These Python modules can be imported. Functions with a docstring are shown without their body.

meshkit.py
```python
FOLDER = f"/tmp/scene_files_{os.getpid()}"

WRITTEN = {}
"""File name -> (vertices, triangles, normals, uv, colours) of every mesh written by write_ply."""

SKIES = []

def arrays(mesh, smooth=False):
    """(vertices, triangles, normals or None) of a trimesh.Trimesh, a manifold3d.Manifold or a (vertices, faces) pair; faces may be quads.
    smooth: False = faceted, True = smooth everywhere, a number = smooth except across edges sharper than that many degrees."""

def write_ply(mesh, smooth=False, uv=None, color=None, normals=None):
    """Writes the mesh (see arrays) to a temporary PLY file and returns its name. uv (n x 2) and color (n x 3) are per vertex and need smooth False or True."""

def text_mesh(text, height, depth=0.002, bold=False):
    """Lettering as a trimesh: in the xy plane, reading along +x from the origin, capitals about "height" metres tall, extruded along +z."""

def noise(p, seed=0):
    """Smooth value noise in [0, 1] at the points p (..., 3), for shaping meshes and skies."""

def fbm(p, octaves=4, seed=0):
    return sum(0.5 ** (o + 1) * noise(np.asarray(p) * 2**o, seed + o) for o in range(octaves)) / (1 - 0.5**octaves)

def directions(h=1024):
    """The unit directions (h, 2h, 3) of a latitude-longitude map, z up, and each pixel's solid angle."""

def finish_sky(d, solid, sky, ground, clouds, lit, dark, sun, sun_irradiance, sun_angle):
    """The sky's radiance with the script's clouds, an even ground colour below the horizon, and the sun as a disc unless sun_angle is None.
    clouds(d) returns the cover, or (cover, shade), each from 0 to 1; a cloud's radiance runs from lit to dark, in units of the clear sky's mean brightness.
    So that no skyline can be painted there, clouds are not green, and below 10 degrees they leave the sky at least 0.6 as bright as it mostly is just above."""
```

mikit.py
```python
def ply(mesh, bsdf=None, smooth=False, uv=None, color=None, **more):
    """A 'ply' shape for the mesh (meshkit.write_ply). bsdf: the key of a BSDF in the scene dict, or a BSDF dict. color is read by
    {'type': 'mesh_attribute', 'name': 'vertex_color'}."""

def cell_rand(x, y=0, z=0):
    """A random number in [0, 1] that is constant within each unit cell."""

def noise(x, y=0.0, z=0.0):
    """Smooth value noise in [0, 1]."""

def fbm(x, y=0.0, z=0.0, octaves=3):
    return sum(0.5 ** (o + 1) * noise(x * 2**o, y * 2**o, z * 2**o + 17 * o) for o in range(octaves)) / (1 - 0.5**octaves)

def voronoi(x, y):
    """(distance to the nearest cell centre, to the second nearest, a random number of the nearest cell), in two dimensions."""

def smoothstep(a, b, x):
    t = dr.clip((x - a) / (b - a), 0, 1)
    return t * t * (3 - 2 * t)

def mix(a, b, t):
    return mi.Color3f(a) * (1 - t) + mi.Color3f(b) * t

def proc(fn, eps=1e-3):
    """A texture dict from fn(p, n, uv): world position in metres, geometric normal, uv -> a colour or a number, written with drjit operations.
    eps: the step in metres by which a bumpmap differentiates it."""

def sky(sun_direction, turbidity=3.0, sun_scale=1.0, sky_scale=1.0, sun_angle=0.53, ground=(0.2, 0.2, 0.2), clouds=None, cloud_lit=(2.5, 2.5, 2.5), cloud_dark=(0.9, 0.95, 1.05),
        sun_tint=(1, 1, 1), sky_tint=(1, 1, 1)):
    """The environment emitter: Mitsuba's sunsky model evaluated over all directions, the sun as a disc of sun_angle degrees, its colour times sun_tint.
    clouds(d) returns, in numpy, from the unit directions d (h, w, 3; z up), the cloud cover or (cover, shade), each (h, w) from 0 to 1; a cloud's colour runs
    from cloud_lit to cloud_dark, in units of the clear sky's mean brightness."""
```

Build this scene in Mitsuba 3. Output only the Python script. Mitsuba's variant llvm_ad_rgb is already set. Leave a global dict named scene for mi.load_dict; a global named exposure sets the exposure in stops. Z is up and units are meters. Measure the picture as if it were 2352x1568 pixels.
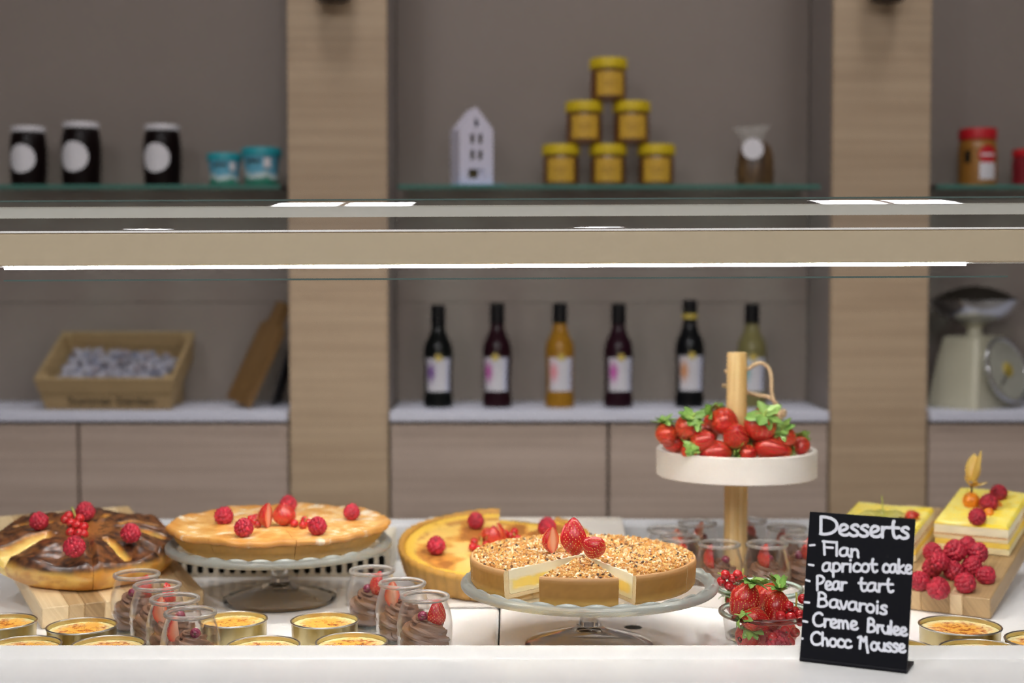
import math, numpy as np, trimesh, mitsuba as mi, drjit as dr
import shapely, shapely.geometry as sg
from shapely.ops import unary_union
import mikit, meshkit
from mikit import ply, proc, noise, fbm, smoothstep, mix

T = mi.ScalarTransform4f
PI = math.pi
scene, labels = {}, {}
rng = np.random.RandomState(7)

# ------------------------------------------------------------------ camera, lights, exposure
EYE = np.array([0.0, 0.0, 1.20])
FPX, HOR = 3231.0, 640.0
PITCH = math.atan((784.0 - HOR) / FPX)
FWD = np.array([0, math.cos(PITCH), -math.sin(PITCH)])
UPV = np.array([0, math.sin(PITCH), math.cos(PITCH)])
scene['camera'] = {'type': 'thinlens', 'fov': math.degrees(2 * math.atan(1176.0 / FPX)), 'fov_axis': 'x',
                   'aperture_radius': 0.0078, 'focus_distance': 1.57, 'near_clip': 0.05, 'far_clip': 50.0,
                   'to_world': T().look_at(origin=EYE.tolist(), target=(EYE + FWD).tolist(), up=[0, 0, 1])}
exposure = 1.15
LED_L = 165.0            # strip lamp under the canopy beam
PANEL_L = 7.0           # ceiling panels over the aisle behind the counter
SHOP_L = 6.2            # ceiling panels over the shop floor
DOWN_L = 150.0           # small downlights over the counter


def rgb(*c):
    return {'type': 'rgb', 'value': [float(x) for x in c]}


def s2l(r, g, b):
    """sRGB 0..255 to linear."""
    c = np.array([r, g, b]) / 255.0
    return np.where(c <= 0.04045, c / 12.92, ((c + 0.055) / 1.055) ** 2.4)


def emit(r, g, b):
    return {'type': 'area', 'radiance': rgb(r, g, b)}


# ------------------------------------------------------------------ pixel rays, to measure places in the photograph
def ray(x, y):
    return FWD + np.array([1.0, 0, 0]) * (x - 1176.0) / FPX + UPV * (784.0 - y) / FPX


def at_y(x, y, Y):
    d = ray(x, y)
    return EYE + d * (Y / d[1])


def at_z(x, y, z):
    d = ray(x, y)
    return EYE + d * ((z - EYE[2]) / d[2])


# ------------------------------------------------------------------ scene entries
def numbered(key):
    if key not in labels and key not in scene and not any(k.startswith(key + '__') for k in scene):
        return key
    i = 1
    while True:
        k = f'{key}_{i:03d}'
        if k not in labels and k not in scene and not any(q.startswith(k + '__') for q in scene):
            return k
        i += 1


def thing(name, label, cat, group=None, kind=None):
    key = numbered(name)
    labels[key] = {'label': label, 'category': cat}
    if group:
        labels[key]['group'] = group
    if kind:
        labels[key]['kind'] = kind
    return key


def structure(name, label=None):
    labels[name] = {'kind': 'structure', 'label': label or name.replace('_', ' ')}
    return name


def put(key, shape, tw=None):
    scene[key] = {**shape, 'to_world': T(tw.matrix) if hasattr(tw, 'matrix') else T(tw)} if tw is not None else dict(shape)
    return key


def part(parent, name, shape, tw=None, label=None, kind=None):
    key = numbered(parent + '__' + name)
    put(key, shape, tw)
    if label or kind:
        labels[key] = {}
        if label:
            labels[key]['label'] = label
        if kind:
            labels[key]['kind'] = kind
    return key


def M(loc=(0, 0, 0), rz=0.0, rx=0.0, ry=0.0, s=1.0):
    """4x4: scale, then rotate about x, y, z (degrees), then move."""
    m = trimesh.transformations.euler_matrix(math.radians(rx), math.radians(ry), math.radians(rz), 'sxyz')
    m = m @ np.diag([s, s, s, 1.0]) if np.isscalar(s) else m @ np.diag([*s, 1.0])
    m[:3, 3] = loc
    return m


def frame(o, x, y, z):
    m = np.eye(4)
    m[:3, 0], m[:3, 1], m[:3, 2], m[:3, 3] = x, y, z, o
    return m


# ------------------------------------------------------------------ mesh helpers
def box(x0, x1, y0, y1, z0, z1, bev=0.0):
    c = np.array([(x0 + x1) / 2, (y0 + y1) / 2, (z0 + z1) / 2])
    e = np.array([x1 - x0, y1 - y0, z1 - z0])
    if bev <= 0:
        m = trimesh.creation.box(e)
    else:
        b = min(bev, e.min() * 0.49)
        h = e / 2
        pts = []
        for sx in (-1, 1):
            for sy in (-1, 1):
                for sz in (-1, 1):
                    s = np.array([sx, sy, sz])
                    for k in range(3):
                        q = h - b
                        q[k] = h[k]
                        pts.append(s * q)
        m = trimesh.convex.convex_hull(np.array(pts))
    m.apply_translation(c)
    return m


def join(*ms):
    ms = [m for m in (ms[0] if len(ms) == 1 and isinstance(ms[0], (list, tuple)) else ms)]
    return trimesh.util.concatenate(ms)


def moved(m, mat):
    m = m.copy()
    m.apply_transform(mat)
    return m


def lathe(prof, n=48, close=True):
    """prof: (r, z) pairs, walked with the outside on the right hand (bottom centre, outside, up). Closed at r=0."""
    prof = np.array(prof, float)
    a = np.arange(n) * 2 * PI / n
    rows, idx = [], []
    v = []
    for r, z in prof:
        if r < 1e-7:
            idx.append([len(v)] * n)
            v.append([0, 0, z])
        else:
            idx.append(list(range(len(v), len(v) + n)))
            v.extend(np.stack([r * np.cos(a), r * np.sin(a), np.full(n, z)], 1).tolist())
    f = []
    for i in range(len(prof) - 1):
        A, B = idx[i], idx[i + 1]
        for j in range(n):
            k = (j + 1) % n
            if A[j] != A[k]:
                f.append([A[j], A[k], B[k]])
            if B[j] != B[k]:
                f.append([A[j], B[k], B[j]])
    return trimesh.Trimesh(np.array(v), np.array(f), process=False)


def grid_faces(nu, nv, wrap_u=False, wrap_v=False, base=0):
    """Quads as triangles of a grid of nu rows and nv columns."""
    i = np.arange(nu if wrap_u else nu - 1)
    j = np.arange(nv if wrap_v else nv - 1)
    I, J = np.meshgrid(i, j, indexing='ij')
    a = I * nv + J
    b = ((I + 1) % nu) * nv + J
    c = ((I + 1) % nu) * nv + (J + 1) % nv
    d = I * nv + (J + 1) % nv
    return np.concatenate([np.stack([a, b, c], -1).reshape(-1, 3), np.stack([a, c, d], -1).reshape(-1, 3)]) + base


def tube(path, rad, n=10, closed=False, section=None, twist=0.0, cap=True):
    """A tube along a path; rad a number or one per point; section: multiplies the radius by angle."""
    p = np.array(path, float)
    m = len(p)
    rad = np.full(m, rad) if np.isscalar(rad) else np.array(rad)
    t = np.gradient(p, axis=0) if not closed else (np.roll(p, -1, 0) - np.roll(p, 1, 0))
    t /= np.linalg.norm(t, axis=1, keepdims=True) + 1e-12
    ref = np.array([0, 0, 1.0]) if abs(t[0][2]) < 0.9 else np.array([1.0, 0, 0])
    N = []
    u = np.cross(ref, t[0])
    u /= np.linalg.norm(u)
    for k in range(m):
        u = u - t[k] * (u @ t[k])
        u /= np.linalg.norm(u) + 1e-12
        N.append(u)
    N = np.array(N)
    B = np.cross(t, N)
    a = np.arange(n) * 2 * PI / n
    sec = np.ones(n) if section is None else np.array([section(x) for x in a])
    tw = twist * np.arange(m) / max(m - 1, 1)
    v = p[:, None] + rad[:, None, None] * sec[None, :, None] * (np.cos(a[None] + tw[:, None])[..., None] * N[:, None] + np.sin(a[None] + tw[:, None])[..., None] * B[:, None])
    v = v.reshape(-1, 3)
    f = grid_faces(m, n, closed, True)[:, ::-1]
    if cap and not closed:
        v = np.vstack([v, p[:1], p[-1:]])
        j = np.arange(n)
        f = np.vstack([f, np.stack([np.full(n, m * n), (j + 1) % n, j], 1), np.stack([np.full(n, m * n + 1), (m - 1) * n + j, (m - 1) * n + (j + 1) % n], 1)])
    mesh = trimesh.Trimesh(v, f, process=False)
    if mesh.volume < 0:
        mesh.invert()
    return mesh


def spline(pts, n=60, closed=False):
    from scipy.interpolate import CubicSpline
    p = np.array(pts, float)
    if closed:
        p = np.vstack([p, p[:1]])
    d = np.r_[0, np.cumsum(np.linalg.norm(np.diff(p, axis=0), axis=1))]
    cs = CubicSpline(d, p, bc_type='periodic' if closed else 'not-a-knot' if len(p) > 3 else 'natural')
    return cs(np.linspace(0, d[-1], n, endpoint=not closed))


def extrude(poly, h):
    return trimesh.creation.extrude_polygon(poly, h, engine='earcut')


# ------------------------------------------------------------------ materials
def bsdf(key, d):
    scene[key] = d
    return key


def pr(key, color, rough=0.5, spec=0.5, metal=0.0, clear=0.0, two=True, cgloss=0.9, sheen=0.0):
    base = rgb(*color) if isinstance(color, (tuple, list, np.ndarray)) else color
    d = {'type': 'principled', 'base_color': base, 'roughness': float(rough), 'specular': float(spec), 'metallic': float(metal)}
    if clear:
        d.update(clearcoat=float(clear), clearcoat_gloss=float(cgloss))
    if sheen:
        d['sheen'] = float(sheen)
    return bsdf(key, {'type': 'twosided', 'nested': d} if two else d)


VC = {'type': 'mesh_attribute', 'name': 'vertex_color'}
pr('vc_matte', VC, 0.75, 0.25)
pr('vc_bake', VC, 0.5, 0.4)
pr('vc_satin', VC, 0.35, 0.5)
pr('vc_glaze', VC, 0.3, 0.5, clear=1.0, cgloss=0.95)
pr('vc_fruit', VC, 0.30, 0.45, clear=0.35, cgloss=0.95)
pr('vc_berry', VC, 0.40, 0.35, clear=0.15, cgloss=0.9)
pr('currant_skin', (0.42, 0.008, 0.012), 0.08, 0.6, clear=1.0, cgloss=0.98)
pr('stem_green', (0.42, 0.45, 0.10), 0.5, 0.4)
pr('plant_brown', (0.10, 0.06, 0.03), 0.7, 0.3)
bsdf('glass', {'type': 'dielectric', 'int_ior': 1.5, 'ext_ior': 1.0})
bsdf('glass_rim_clear', {'type': 'blendbsdf', 'weight': 0.10, 'a': {'type': 'roughdielectric', 'alpha': 0.05, 'int_ior': 1.5, 'ext_ior': 1.0}, 'b': {'type': 'twosided', 'nested': {'type': 'diffuse', 'reflectance': rgb(0.85, 0.87, 0.84)}}})
bsdf('glass_plate_rim', {'type': 'blendbsdf', 'weight': 0.13, 'a': {'type': 'roughdielectric', 'alpha': 0.12, 'int_ior': 1.5, 'ext_ior': 1.0, 'specular_transmittance': rgb(0.93, 0.98, 0.96)}, 'b': {'type': 'twosided', 'nested': {'type': 'diffuse', 'reflectance': rgb(0.80, 0.86, 0.84)}}})
bsdf('glass_thin', {'type': 'thindielectric', 'int_ior': 1.43, 'ext_ior': 1.0})
pr('counter_white', (0.90, 0.905, 0.90), 0.22, 0.5)
pr('ledge_white', (0.75, 0.75, 0.735), 0.3, 0.5)
pr('ledge_grey', (0.62, 0.63, 0.66), 0.35, 0.5)
pr('grille_cream', (0.72, 0.66, 0.54), 0.4, 0.5)
pr('dark_void', (0.012, 0.013, 0.012), 0.7, 0.3)
pr('fascia_cream', (0.52, 0.435, 0.30), 0.35, 0.5)
pr('tin_gold', (0.52, 0.43, 0.23), 0.28, 0.5, metal=1.0)
pr('tin_steel', (0.62, 0.60, 0.55), 0.28, 0.5, metal=1.0)
pr('black_board', (0.0045, 0.005, 0.008), 0.5, 0.12)
pr('chalk_white', (0.80, 0.82, 0.90), 0.7, 0.2)
pr('tray_white', (0.82, 0.78, 0.72), 0.45, 0.4)
pr('paint_white', (0.67, 0.635, 0.59), 0.6, 0.3)

# ------------------------------------------------------------------ the setting
ZD = 0.767           # display deck
ZL = 0.817           # front ledge
ZR = 0.823           # rear ledge
ZW = 0.924           # worktop of the wall unit
ZG = 1.3965          # glass shelves
YF, YB = 2.93, 3.17  # front and back of the wall unit


def veneer_fn(c0, c1, seed):
    def fn(p, n, uv):
        g = fbm(p.x * 2.2 + seed, p.y * 2.0, p.z * 95.0, octaves=4)
        s = fbm(p.x * 5.0, p.y * 3.0 + seed, p.z * 18.0, octaves=2)
        t = smoothstep(0.25, 0.75, 0.65 * g + 0.35 * s)
        return mix(c0, c1, t)
    return fn


pr('veneer_pillar', proc(veneer_fn((0.37, 0.265, 0.175), (0.455, 0.34, 0.23), 3.0)), 0.5, 0.35)
pr('veneer_drawer', proc(veneer_fn((0.35, 0.27, 0.225), (0.43, 0.34, 0.29), 11.0)), 0.5, 0.35)
pr('recess_panel', (0.235, 0.195, 0.175), 0.6, 0.3)
pr('recess_side', (0.22, 0.19, 0.18), 0.6, 0.3)
pr('worktop_grey', (0.56, 0.57, 0.67), 0.4, 0.4)
pr('gap_brown', (0.05, 0.035, 0.028), 0.7, 0.3)
pr('room_wall', (0.22, 0.20, 0.19), 0.8, 0.2)
pr('room_ceiling', (0.72, 0.70, 0.66), 0.8, 0.2)


def floor_fn(p, n, uv):
    gx, gy = p.x * 2.5, p.y * 2.5
    fx, fy = gx - dr.floor(gx), gy - dr.floor(gy)
    e = dr.minimum(dr.minimum(fx, 1 - fx), dr.minimum(fy, 1 - fy))
    tone = 0.85 + 0.3 * mikit.cell_rand(dr.floor(gx), dr.floor(gy), 1)
    return mix((0.09, 0.08, 0.07), mi.Color3f(0.46, 0.44, 0.42) * tone, smoothstep(0.0, 0.012, e))


pr('floor_tile', proc(floor_fn), 0.4, 0.4)
RX, RY0, RY1, RZ = 3.2, -4.0, 3.45, 3.0
put(structure('floor', 'brown tiled shop floor'), ply(box(-RX, RX, RY0, RY1, -0.1, 0.0), 'floor_tile'))
put(structure('ceiling', 'pale shop ceiling'), ply(box(-RX, RX, RY0, RY1, RZ, RZ + 0.1), 'room_ceiling'))
put(structure('wall_left', 'plain wall on the left of the shop'), ply(box(-RX - 0.1, -RX, RY0, RY1, 0, RZ), 'room_wall'))
put(structure('wall_right', 'plain wall on the right of the shop'), ply(box(RX, RX + 0.1, RY0, RY1, 0, RZ), 'room_wall'))
put(structure('wall_front', 'plain wall behind the viewer'), ply(box(-RX, RX, RY0 - 0.1, RY0, 0, RZ), 'room_wall'))
put(structure('wall_back', 'plain wall behind the shelving'), ply(box(-RX, RX, RY1, RY1 + 0.1, 0, RZ), 'room_wall'))

# ceiling lamps (above the picture, seen only as reflections in the canopy glass)
pr('lamp_frame', (0.7, 0.7, 0.7), 0.5, 0.4)


def ceiling_panel(x0, x1, y0, y1, L, label):
    k = thing('ceiling_lamp', label, 'ceiling light', 'ceiling lamps')
    part(k, 'frame', ply(join(box(x0 - .02, x1 + .02, y0 - .02, y0, RZ - .03, RZ - .0005), box(x0 - .02, x1 + .02, y1, y1 + .02, RZ - .03, RZ - .0005),
                              box(x0 - .02, x0, y0, y1, RZ - .03, RZ - .0005), box(x1, x1 + .02, y0, y1, RZ - .03, RZ - .0005)), 'lamp_frame'))
    n = np.array([[x0, y0, RZ - .012], [x1, y0, RZ - .012], [x1, y1, RZ - .012], [x0, y1, RZ - .012]])
    m = trimesh.Trimesh(n, [[0, 2, 1], [0, 3, 2]], process=False)
    part(k, 'diffuser', {**ply(m, 'lamp_frame'), 'emitter': emit(L, L * 0.98, L * 0.98)})


for xc, w in ((-0.415, 'left'), (0.90, 'right')):
    for dx in (-0.088, 0.088):
        ceiling_panel(xc + dx - 0.078, xc + dx + 0.078, 2.0, 2.5, PANEL_L, f'{"inner" if dx * xc < 0 else "outer"} half of the {w} ceiling panel over the aisle behind the counter')
for xc, w in ((-1.6, 'left'), (0.0, 'middle'), (1.6, 'right')):
    for yc, v in ((-2.4, 'far'), (-0.9, 'near')):
        ceiling_panel(xc - 0.3, xc + 0.3, yc - 0.3, yc + 0.3, SHOP_L, f'square ceiling panel, {v} {w} over the shop floor')
for xc in (-1.06, 0.245):
    k = thing('downlight', ('left' if xc < 0 else 'right') + ' small round ceiling spot in front of the counter', 'ceiling light', 'downlights')
    part(k, 'trim_ring', ply(moved(trimesh.creation.annulus(0.068, 0.082, 0.012, sections=32), M((xc, -0.13, RZ - 0.0065))), 'lamp_frame'))
    d = trimesh.creation.cylinder(0.068, 0.004, sections=32)
    part(k, 'lens', {**ply(moved(d, M((xc, -0.13, RZ - 0.005))), 'lamp_frame'), 'emitter': emit(DOWN_L, DOWN_L, DOWN_L * 1.05)})

# ------------------------------------------------------------------ wall unit: pillars, recesses, worktop, drawers
unit = thing('wall_unit', 'built-in wood veneer shelving wall with three recessed bays, worktop and drawer fronts', 'shelving')
PX = [(-0.4646, -0.2590), (0.6650, 0.8670)]           # the two pillars
BAYS = [(-1.75, -0.4646), (-0.2590, 0.6650), (0.8670, 2.2)]
for x0, x1 in PX:
    part(unit, 'pillar', ply(box(x0, x1, YF, YF + 0.02, 0.0, RZ - 0.001, 0.0015), 'veneer_pillar'), label='wood veneer pillar')
    part(unit, 'side_panel', ply(box(x0 + .001, x0 + 0.019, YF + 0.0205, YB, 0.0, RZ - 0.001), 'recess_side'))
    part(unit, 'side_panel', ply(box(x1 - 0.019, x1 - .001, YF + 0.0205, YB, 0.0, RZ - 0.001), 'recess_side'))
for x0, x1 in BAYS:
    zj = at_y(1176, 694, YB)[2]
    part(unit, 'back_panel', ply(box(x0, x1, YB + .0005, YB + 0.02, ZW + .0005, zj - 0.0004, 0.001), 'recess_panel'), label='grey-brown lower back panel')
    part(unit, 'back_panel', ply(box(x0, x1, YB + .0015, YB + 0.02, zj + 0.0004, RZ - 0.001, 0.001), 'recess_panel'), label='grey-brown upper back panel')
    part(unit, 'worktop', ply(box(x0 + 0.004, x1 - 0.004, YF - 0.012, YB, ZW - 0.021, ZW, 0.002), 'worktop_grey'), label='pale grey worktop')
    part(unit, 'carcass', ply(box(x0 + 0.004, x1 - 0.004, YF + 0.02, YF + 0.04, 0.0, ZW - 0.0215), 'gap_brown'))
# a joint across the back panels under the canopy line
gy0, gy1 = 0.05, ZW - 0.028
for xa, xb in ((-1.74, -0.9105), (-0.9045, -0.4696), (-0.2540, 0.1985), (0.2045, 0.6600), (0.8720, 1.50)):
    part(unit, 'drawer_front', ply(box(xa, xb, YF, YF + 0.019, gy0, gy1, 0.0015), 'veneer_drawer'), label='veneered drawer front')
for (x0, x1), w in zip(PX, ('left', 'right')):
    c = (x0 + x1) / 2
    k = thing('wall_sconce', f'dark wall sconce fixed high on the {w} pillar, only its lower edge in view', 'wall lamp', 'pillar sconces')
    zc = at_y(1176, 3, YF - 0.04)[2]
    part(k, 'shade', ply(moved(lathe([(0, 0), (0.030, 0), (0.036, 0.004), (0.036, 0.12), (0.0, 0.125)], 28), M((c - 0.003, YF - 0.041, zc))), 'gap_brown', 40))
    part(k, 'mount', ply(box(c - 0.02, c + 0.014, YF - 0.008, YF - .0005, zc + 0.03, zc + 0.1), 'gap_brown'))

# glass shelves
bsdf('glass_green', {'type': 'dielectric', 'int_ior': 1.5, 'ext_ior': 1.0, 'specular_transmittance': rgb(0.82, 0.95, 0.90)})
pr('glass_edge', (0.045, 0.16, 0.13), 0.25, 0.6)
for (x0, x1), w in zip(BAYS, ('left', 'middle', 'right')):
    k = thing('glass_shelf', f'green-edged glass shelf across the {w} bay of the wall unit', 'shelf', 'glass shelves')
    part(k, 'pane', ply(box(x0 + 0.02, x1 - 0.02, YF + 0.0245, YB - 0.004, ZG - 0.008, ZG), 'glass_green'))
    part(k, 'front_edge', ply(box(x0 + 0.02, x1 - 0.02, YF + 0.021, YF + 0.024, ZG - 0.009, ZG, 0.001), 'glass_edge'), label='dark green front edge')

# ------------------------------------------------------------------ display counter
counter = thing('display_counter', 'white serve-over display counter with raised front and rear ledges carrying the desserts', 'counter')
CX0, CX1 = -1.05, 1.05
seam = at_z(1146, 1450, ZD)[0]
deck_b = 2.149
part(counter, 'deck_panel', ply(box(CX0, seam - 0.0012, 1.462, deck_b, ZD - 0.02, ZD, 0.003), 'counter_white'), label='white deck panel on the left')
hole_c = at_z(1454, 1440, ZD)
poly = sg.box(seam + 0.0012, 1.462, CX1, deck_b).difference(sg.Point(hole_c[0], hole_c[1]).buffer(0.0112, 32))
part(counter, 'deck_panel', ply(moved(extrude(poly, 0.02), M((0, 0, ZD - 0.02))), 'counter_white'), label='white deck panel with a round hole')
part(counter, 'deck_base', ply(box(CX0, CX1, 1.462, deck_b, ZD - 0.05, ZD - 0.0205), 'dark_void'))
part(counter, 'drain_hole', ply(moved(trimesh.creation.cylinder(0.0111, 0.002, sections=32), M((hole_c[0], hole_c[1], ZD - 0.0014))), 'dark_void'), label='round black hole in the deck')
# front ledge: rounded top with a groove, then the front face
prof = [(1.462, ZL - 0.12), (1.462, ZL - 0.004), (1.458, ZL - 0.0005), (1.452, ZL), (1.437, ZL - 0.0006), (1.4245, ZL - 0.0045), (1.4225, ZL - 0.0058), (1.4205, ZL - 0.0050), (1.30, ZL - 0.0050), (1.292, ZL - 0.011), (1.288, ZL - 0.02), (1.288, ZL - 0.12)]
P = np.array(prof)


def extrude_x(P, x0, x1):
    poly = sg.Polygon(P)
    m = extrude(poly, x1 - x0)
    v = m.vertices
    m.vertices = np.stack([v[:, 2] + x0, v[:, 0], v[:, 1]], 1)
    if m.volume < 0:
        m.invert()
    return m


part(counter, 'front_ledge', ply(extrude_x(P, CX0, CX1), 'ledge_white', 25), label='glossy white front ledge')
part(counter, 'front_panel', ply(box(CX0, CX1, 1.30, 1.46, 0.05, ZL - 0.1205), 'ledge_white'))
part(counter, 'rear_ledge', ply(extrude_x(np.array([(2.1500, 0.3), (2.1500, ZR - 0.004), (2.1525, ZR - 0.0008), (2.1565, ZR), (2.196, ZR), (2.2, ZR - 0.003), (2.2, 0.3)]), CX0, CX1), 'ledge_grey', 25), label='pale grey rear ledge')
# slotted air grille: a box in front of the rear ledge
gx0, gx1, gy = at_y(392, 1300, 2.03)[0], at_y(895, 1300, 2.03)[0], 2.03
gz1 = 0.815
slots = []
sw = 0.0125
nslot = 20
pitch = (gx1 - gx0 - 0.008) / nslot
face = sg.box(gx0, ZD + 0.0005, gx1, gz1)
for i in range(nslot):
    c = gx0 + 0.004 + pitch * (i + 0.5)
    slots.append(sg.LineString([(c, ZD + 0.0085), (c, gz1 - 0.021)]).buffer(0.0045, 8))
face = face.difference(unary_union(slots))
m = extrude(face, 0.003)
v = m.vertices
m.vertices = np.stack([v[:, 0], gy + v[:, 2], v[:, 1]], 1)
m.invert()
part(counter, 'vent_grille', ply(m, 'grille_cream'), label='cream grille with upright slots')
part(counter, 'grille_top', ply(box(gx0, gx1, gy, 2.1495, gz1 + 0.0003, gz1 + 0.0035, 0.001), 'grille_cream'))
for ga in (gx0, gx1 - 0.003):
    part(counter, 'grille_end', ply(box(ga, ga + 0.003, gy + 0.0035, 2.1495, ZD + 0.0005, gz1), 'grille_cream'))
part(counter, 'grille_mesh', ply(box(gx0 + 0.004, gx1 - 0.004, gy + 0.02, gy + 0.022, ZD + 0.0005, gz1), 'dark_void'))

# ------------------------------------------------------------------ lit canopy over the counter
can = thing('display_canopy', 'cream light beam with a bright lamp strip and curved glass, hung over the desserts', 'light canopy')
YC = 1.62
ROLL = M((0, 0, 0))
RA = math.radians(0.24)
ROLL = trimesh.transformations.rotation_matrix(-RA, [0, 1, 0], [0, YC, 1.23])
zt, zb = at_y(1176, 531, YC)[2], at_y(1176, 606, YC)[2]
part(can, 'beam', ply(moved(box(-1.0, 1.0, YC, YC + 0.055, zb, zt, 0.0015), ROLL), 'fascia_cream'), label='cream painted beam')
pr('edge_white', (0.9, 0.9, 0.88), 0.3, 0.5)
part(can, 'top_edge', ply(moved(box(-1.0, 1.0, YC - 0.001, YC + 0.003, zt + 0.0002, zt + 0.0025), ROLL), 'edge_white'))
xl, xr = at_y(6, 620, YC)[0], at_y(2222, 610, YC)[0]
lamp = tube(np.stack([np.linspace(xl, xr, 2), np.full(2, YC + 0.006), np.full(2, zb - 0.0024)], 1), 0.0018, 12)
pr('lamp_white', (0.8, 0.8, 0.8), 0.5, 0.4)
part(can, 'lamp_strip', {**ply(moved(lamp, ROLL), 'lamp_white'), 'emitter': emit(LED_L, LED_L * 0.96, LED_L * 0.87)}, label='bright warm white lamp strip')
part(can, 'lamp_rail', ply(moved(box(-1.0, 1.0, YC + 0.0108, YC + 0.05, zb - 0.0012, zb - 0.0003), ROLL), 'edge_white'))
# short pane under the lamp strip
zp = at_y(1176, 637, YC)[2]
bsdf('glass_pane', {'type': 'thindielectric', 'int_ior': 1.8, 'ext_ior': 1.0})
xa, xb = at_y(12, 632, YC)[0], at_y(2311, 632, YC)[0]
pane = trimesh.Trimesh([[xa, YC - 0.004, zp], [xb, YC - 0.004, zp], [xb, YC - 0.004, zb - 0.0056], [xa, YC - 0.004, zb - 0.0056]], [[0, 1, 2], [0, 2, 3]], process=False)
part(can, 'lower_pane', ply(moved(pane, ROLL), 'glass_pane'), label='narrow glass pane under the lamp')
pr('glass_rim', (0.09, 0.13, 0.12), 0.2, 0.6)
part(can, 'pane_rim', ply(moved(box(xa, xb, YC - 0.0055, YC - 0.0025, zp - 0.0022, zp - 0.0002), ROLL), 'glass_rim'))
# curved top glass and the pale rail behind it
a0, a1 = math.radians(20), math.radians(60)
ztop = at_y(1176, 459, YC + 0.03)[2]
Rg = (ztop - zt - 0.003) / (math.sin(a1) - math.sin(a0))
aa = np.linspace(a0, a1, 40)
yy = YC + 0.004 + Rg * (math.cos(a0) - np.cos(aa))
zz = zt + 0.003 + Rg * (np.sin(aa) - math.sin(a0))
xs = np.array([-1.0, 1.0])
V = np.stack([np.repeat(xs[None], 40, 0), np.repeat(yy[:, None], 2, 1), np.repeat(zz[:, None], 2, 1)], -1).reshape(-1, 3)
m = trimesh.Trimesh(V, grid_faces(40, 2)[:, ::-1], process=False)
part(can, 'curved_glass', ply(moved(m, ROLL), 'glass_pane', True), label='curved clear glass')
yr = yy[-1] + 0.006
zr0, zr1 = at_y(1176, 497, yr)[2], at_y(1176, 471, yr)[2]
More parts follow.
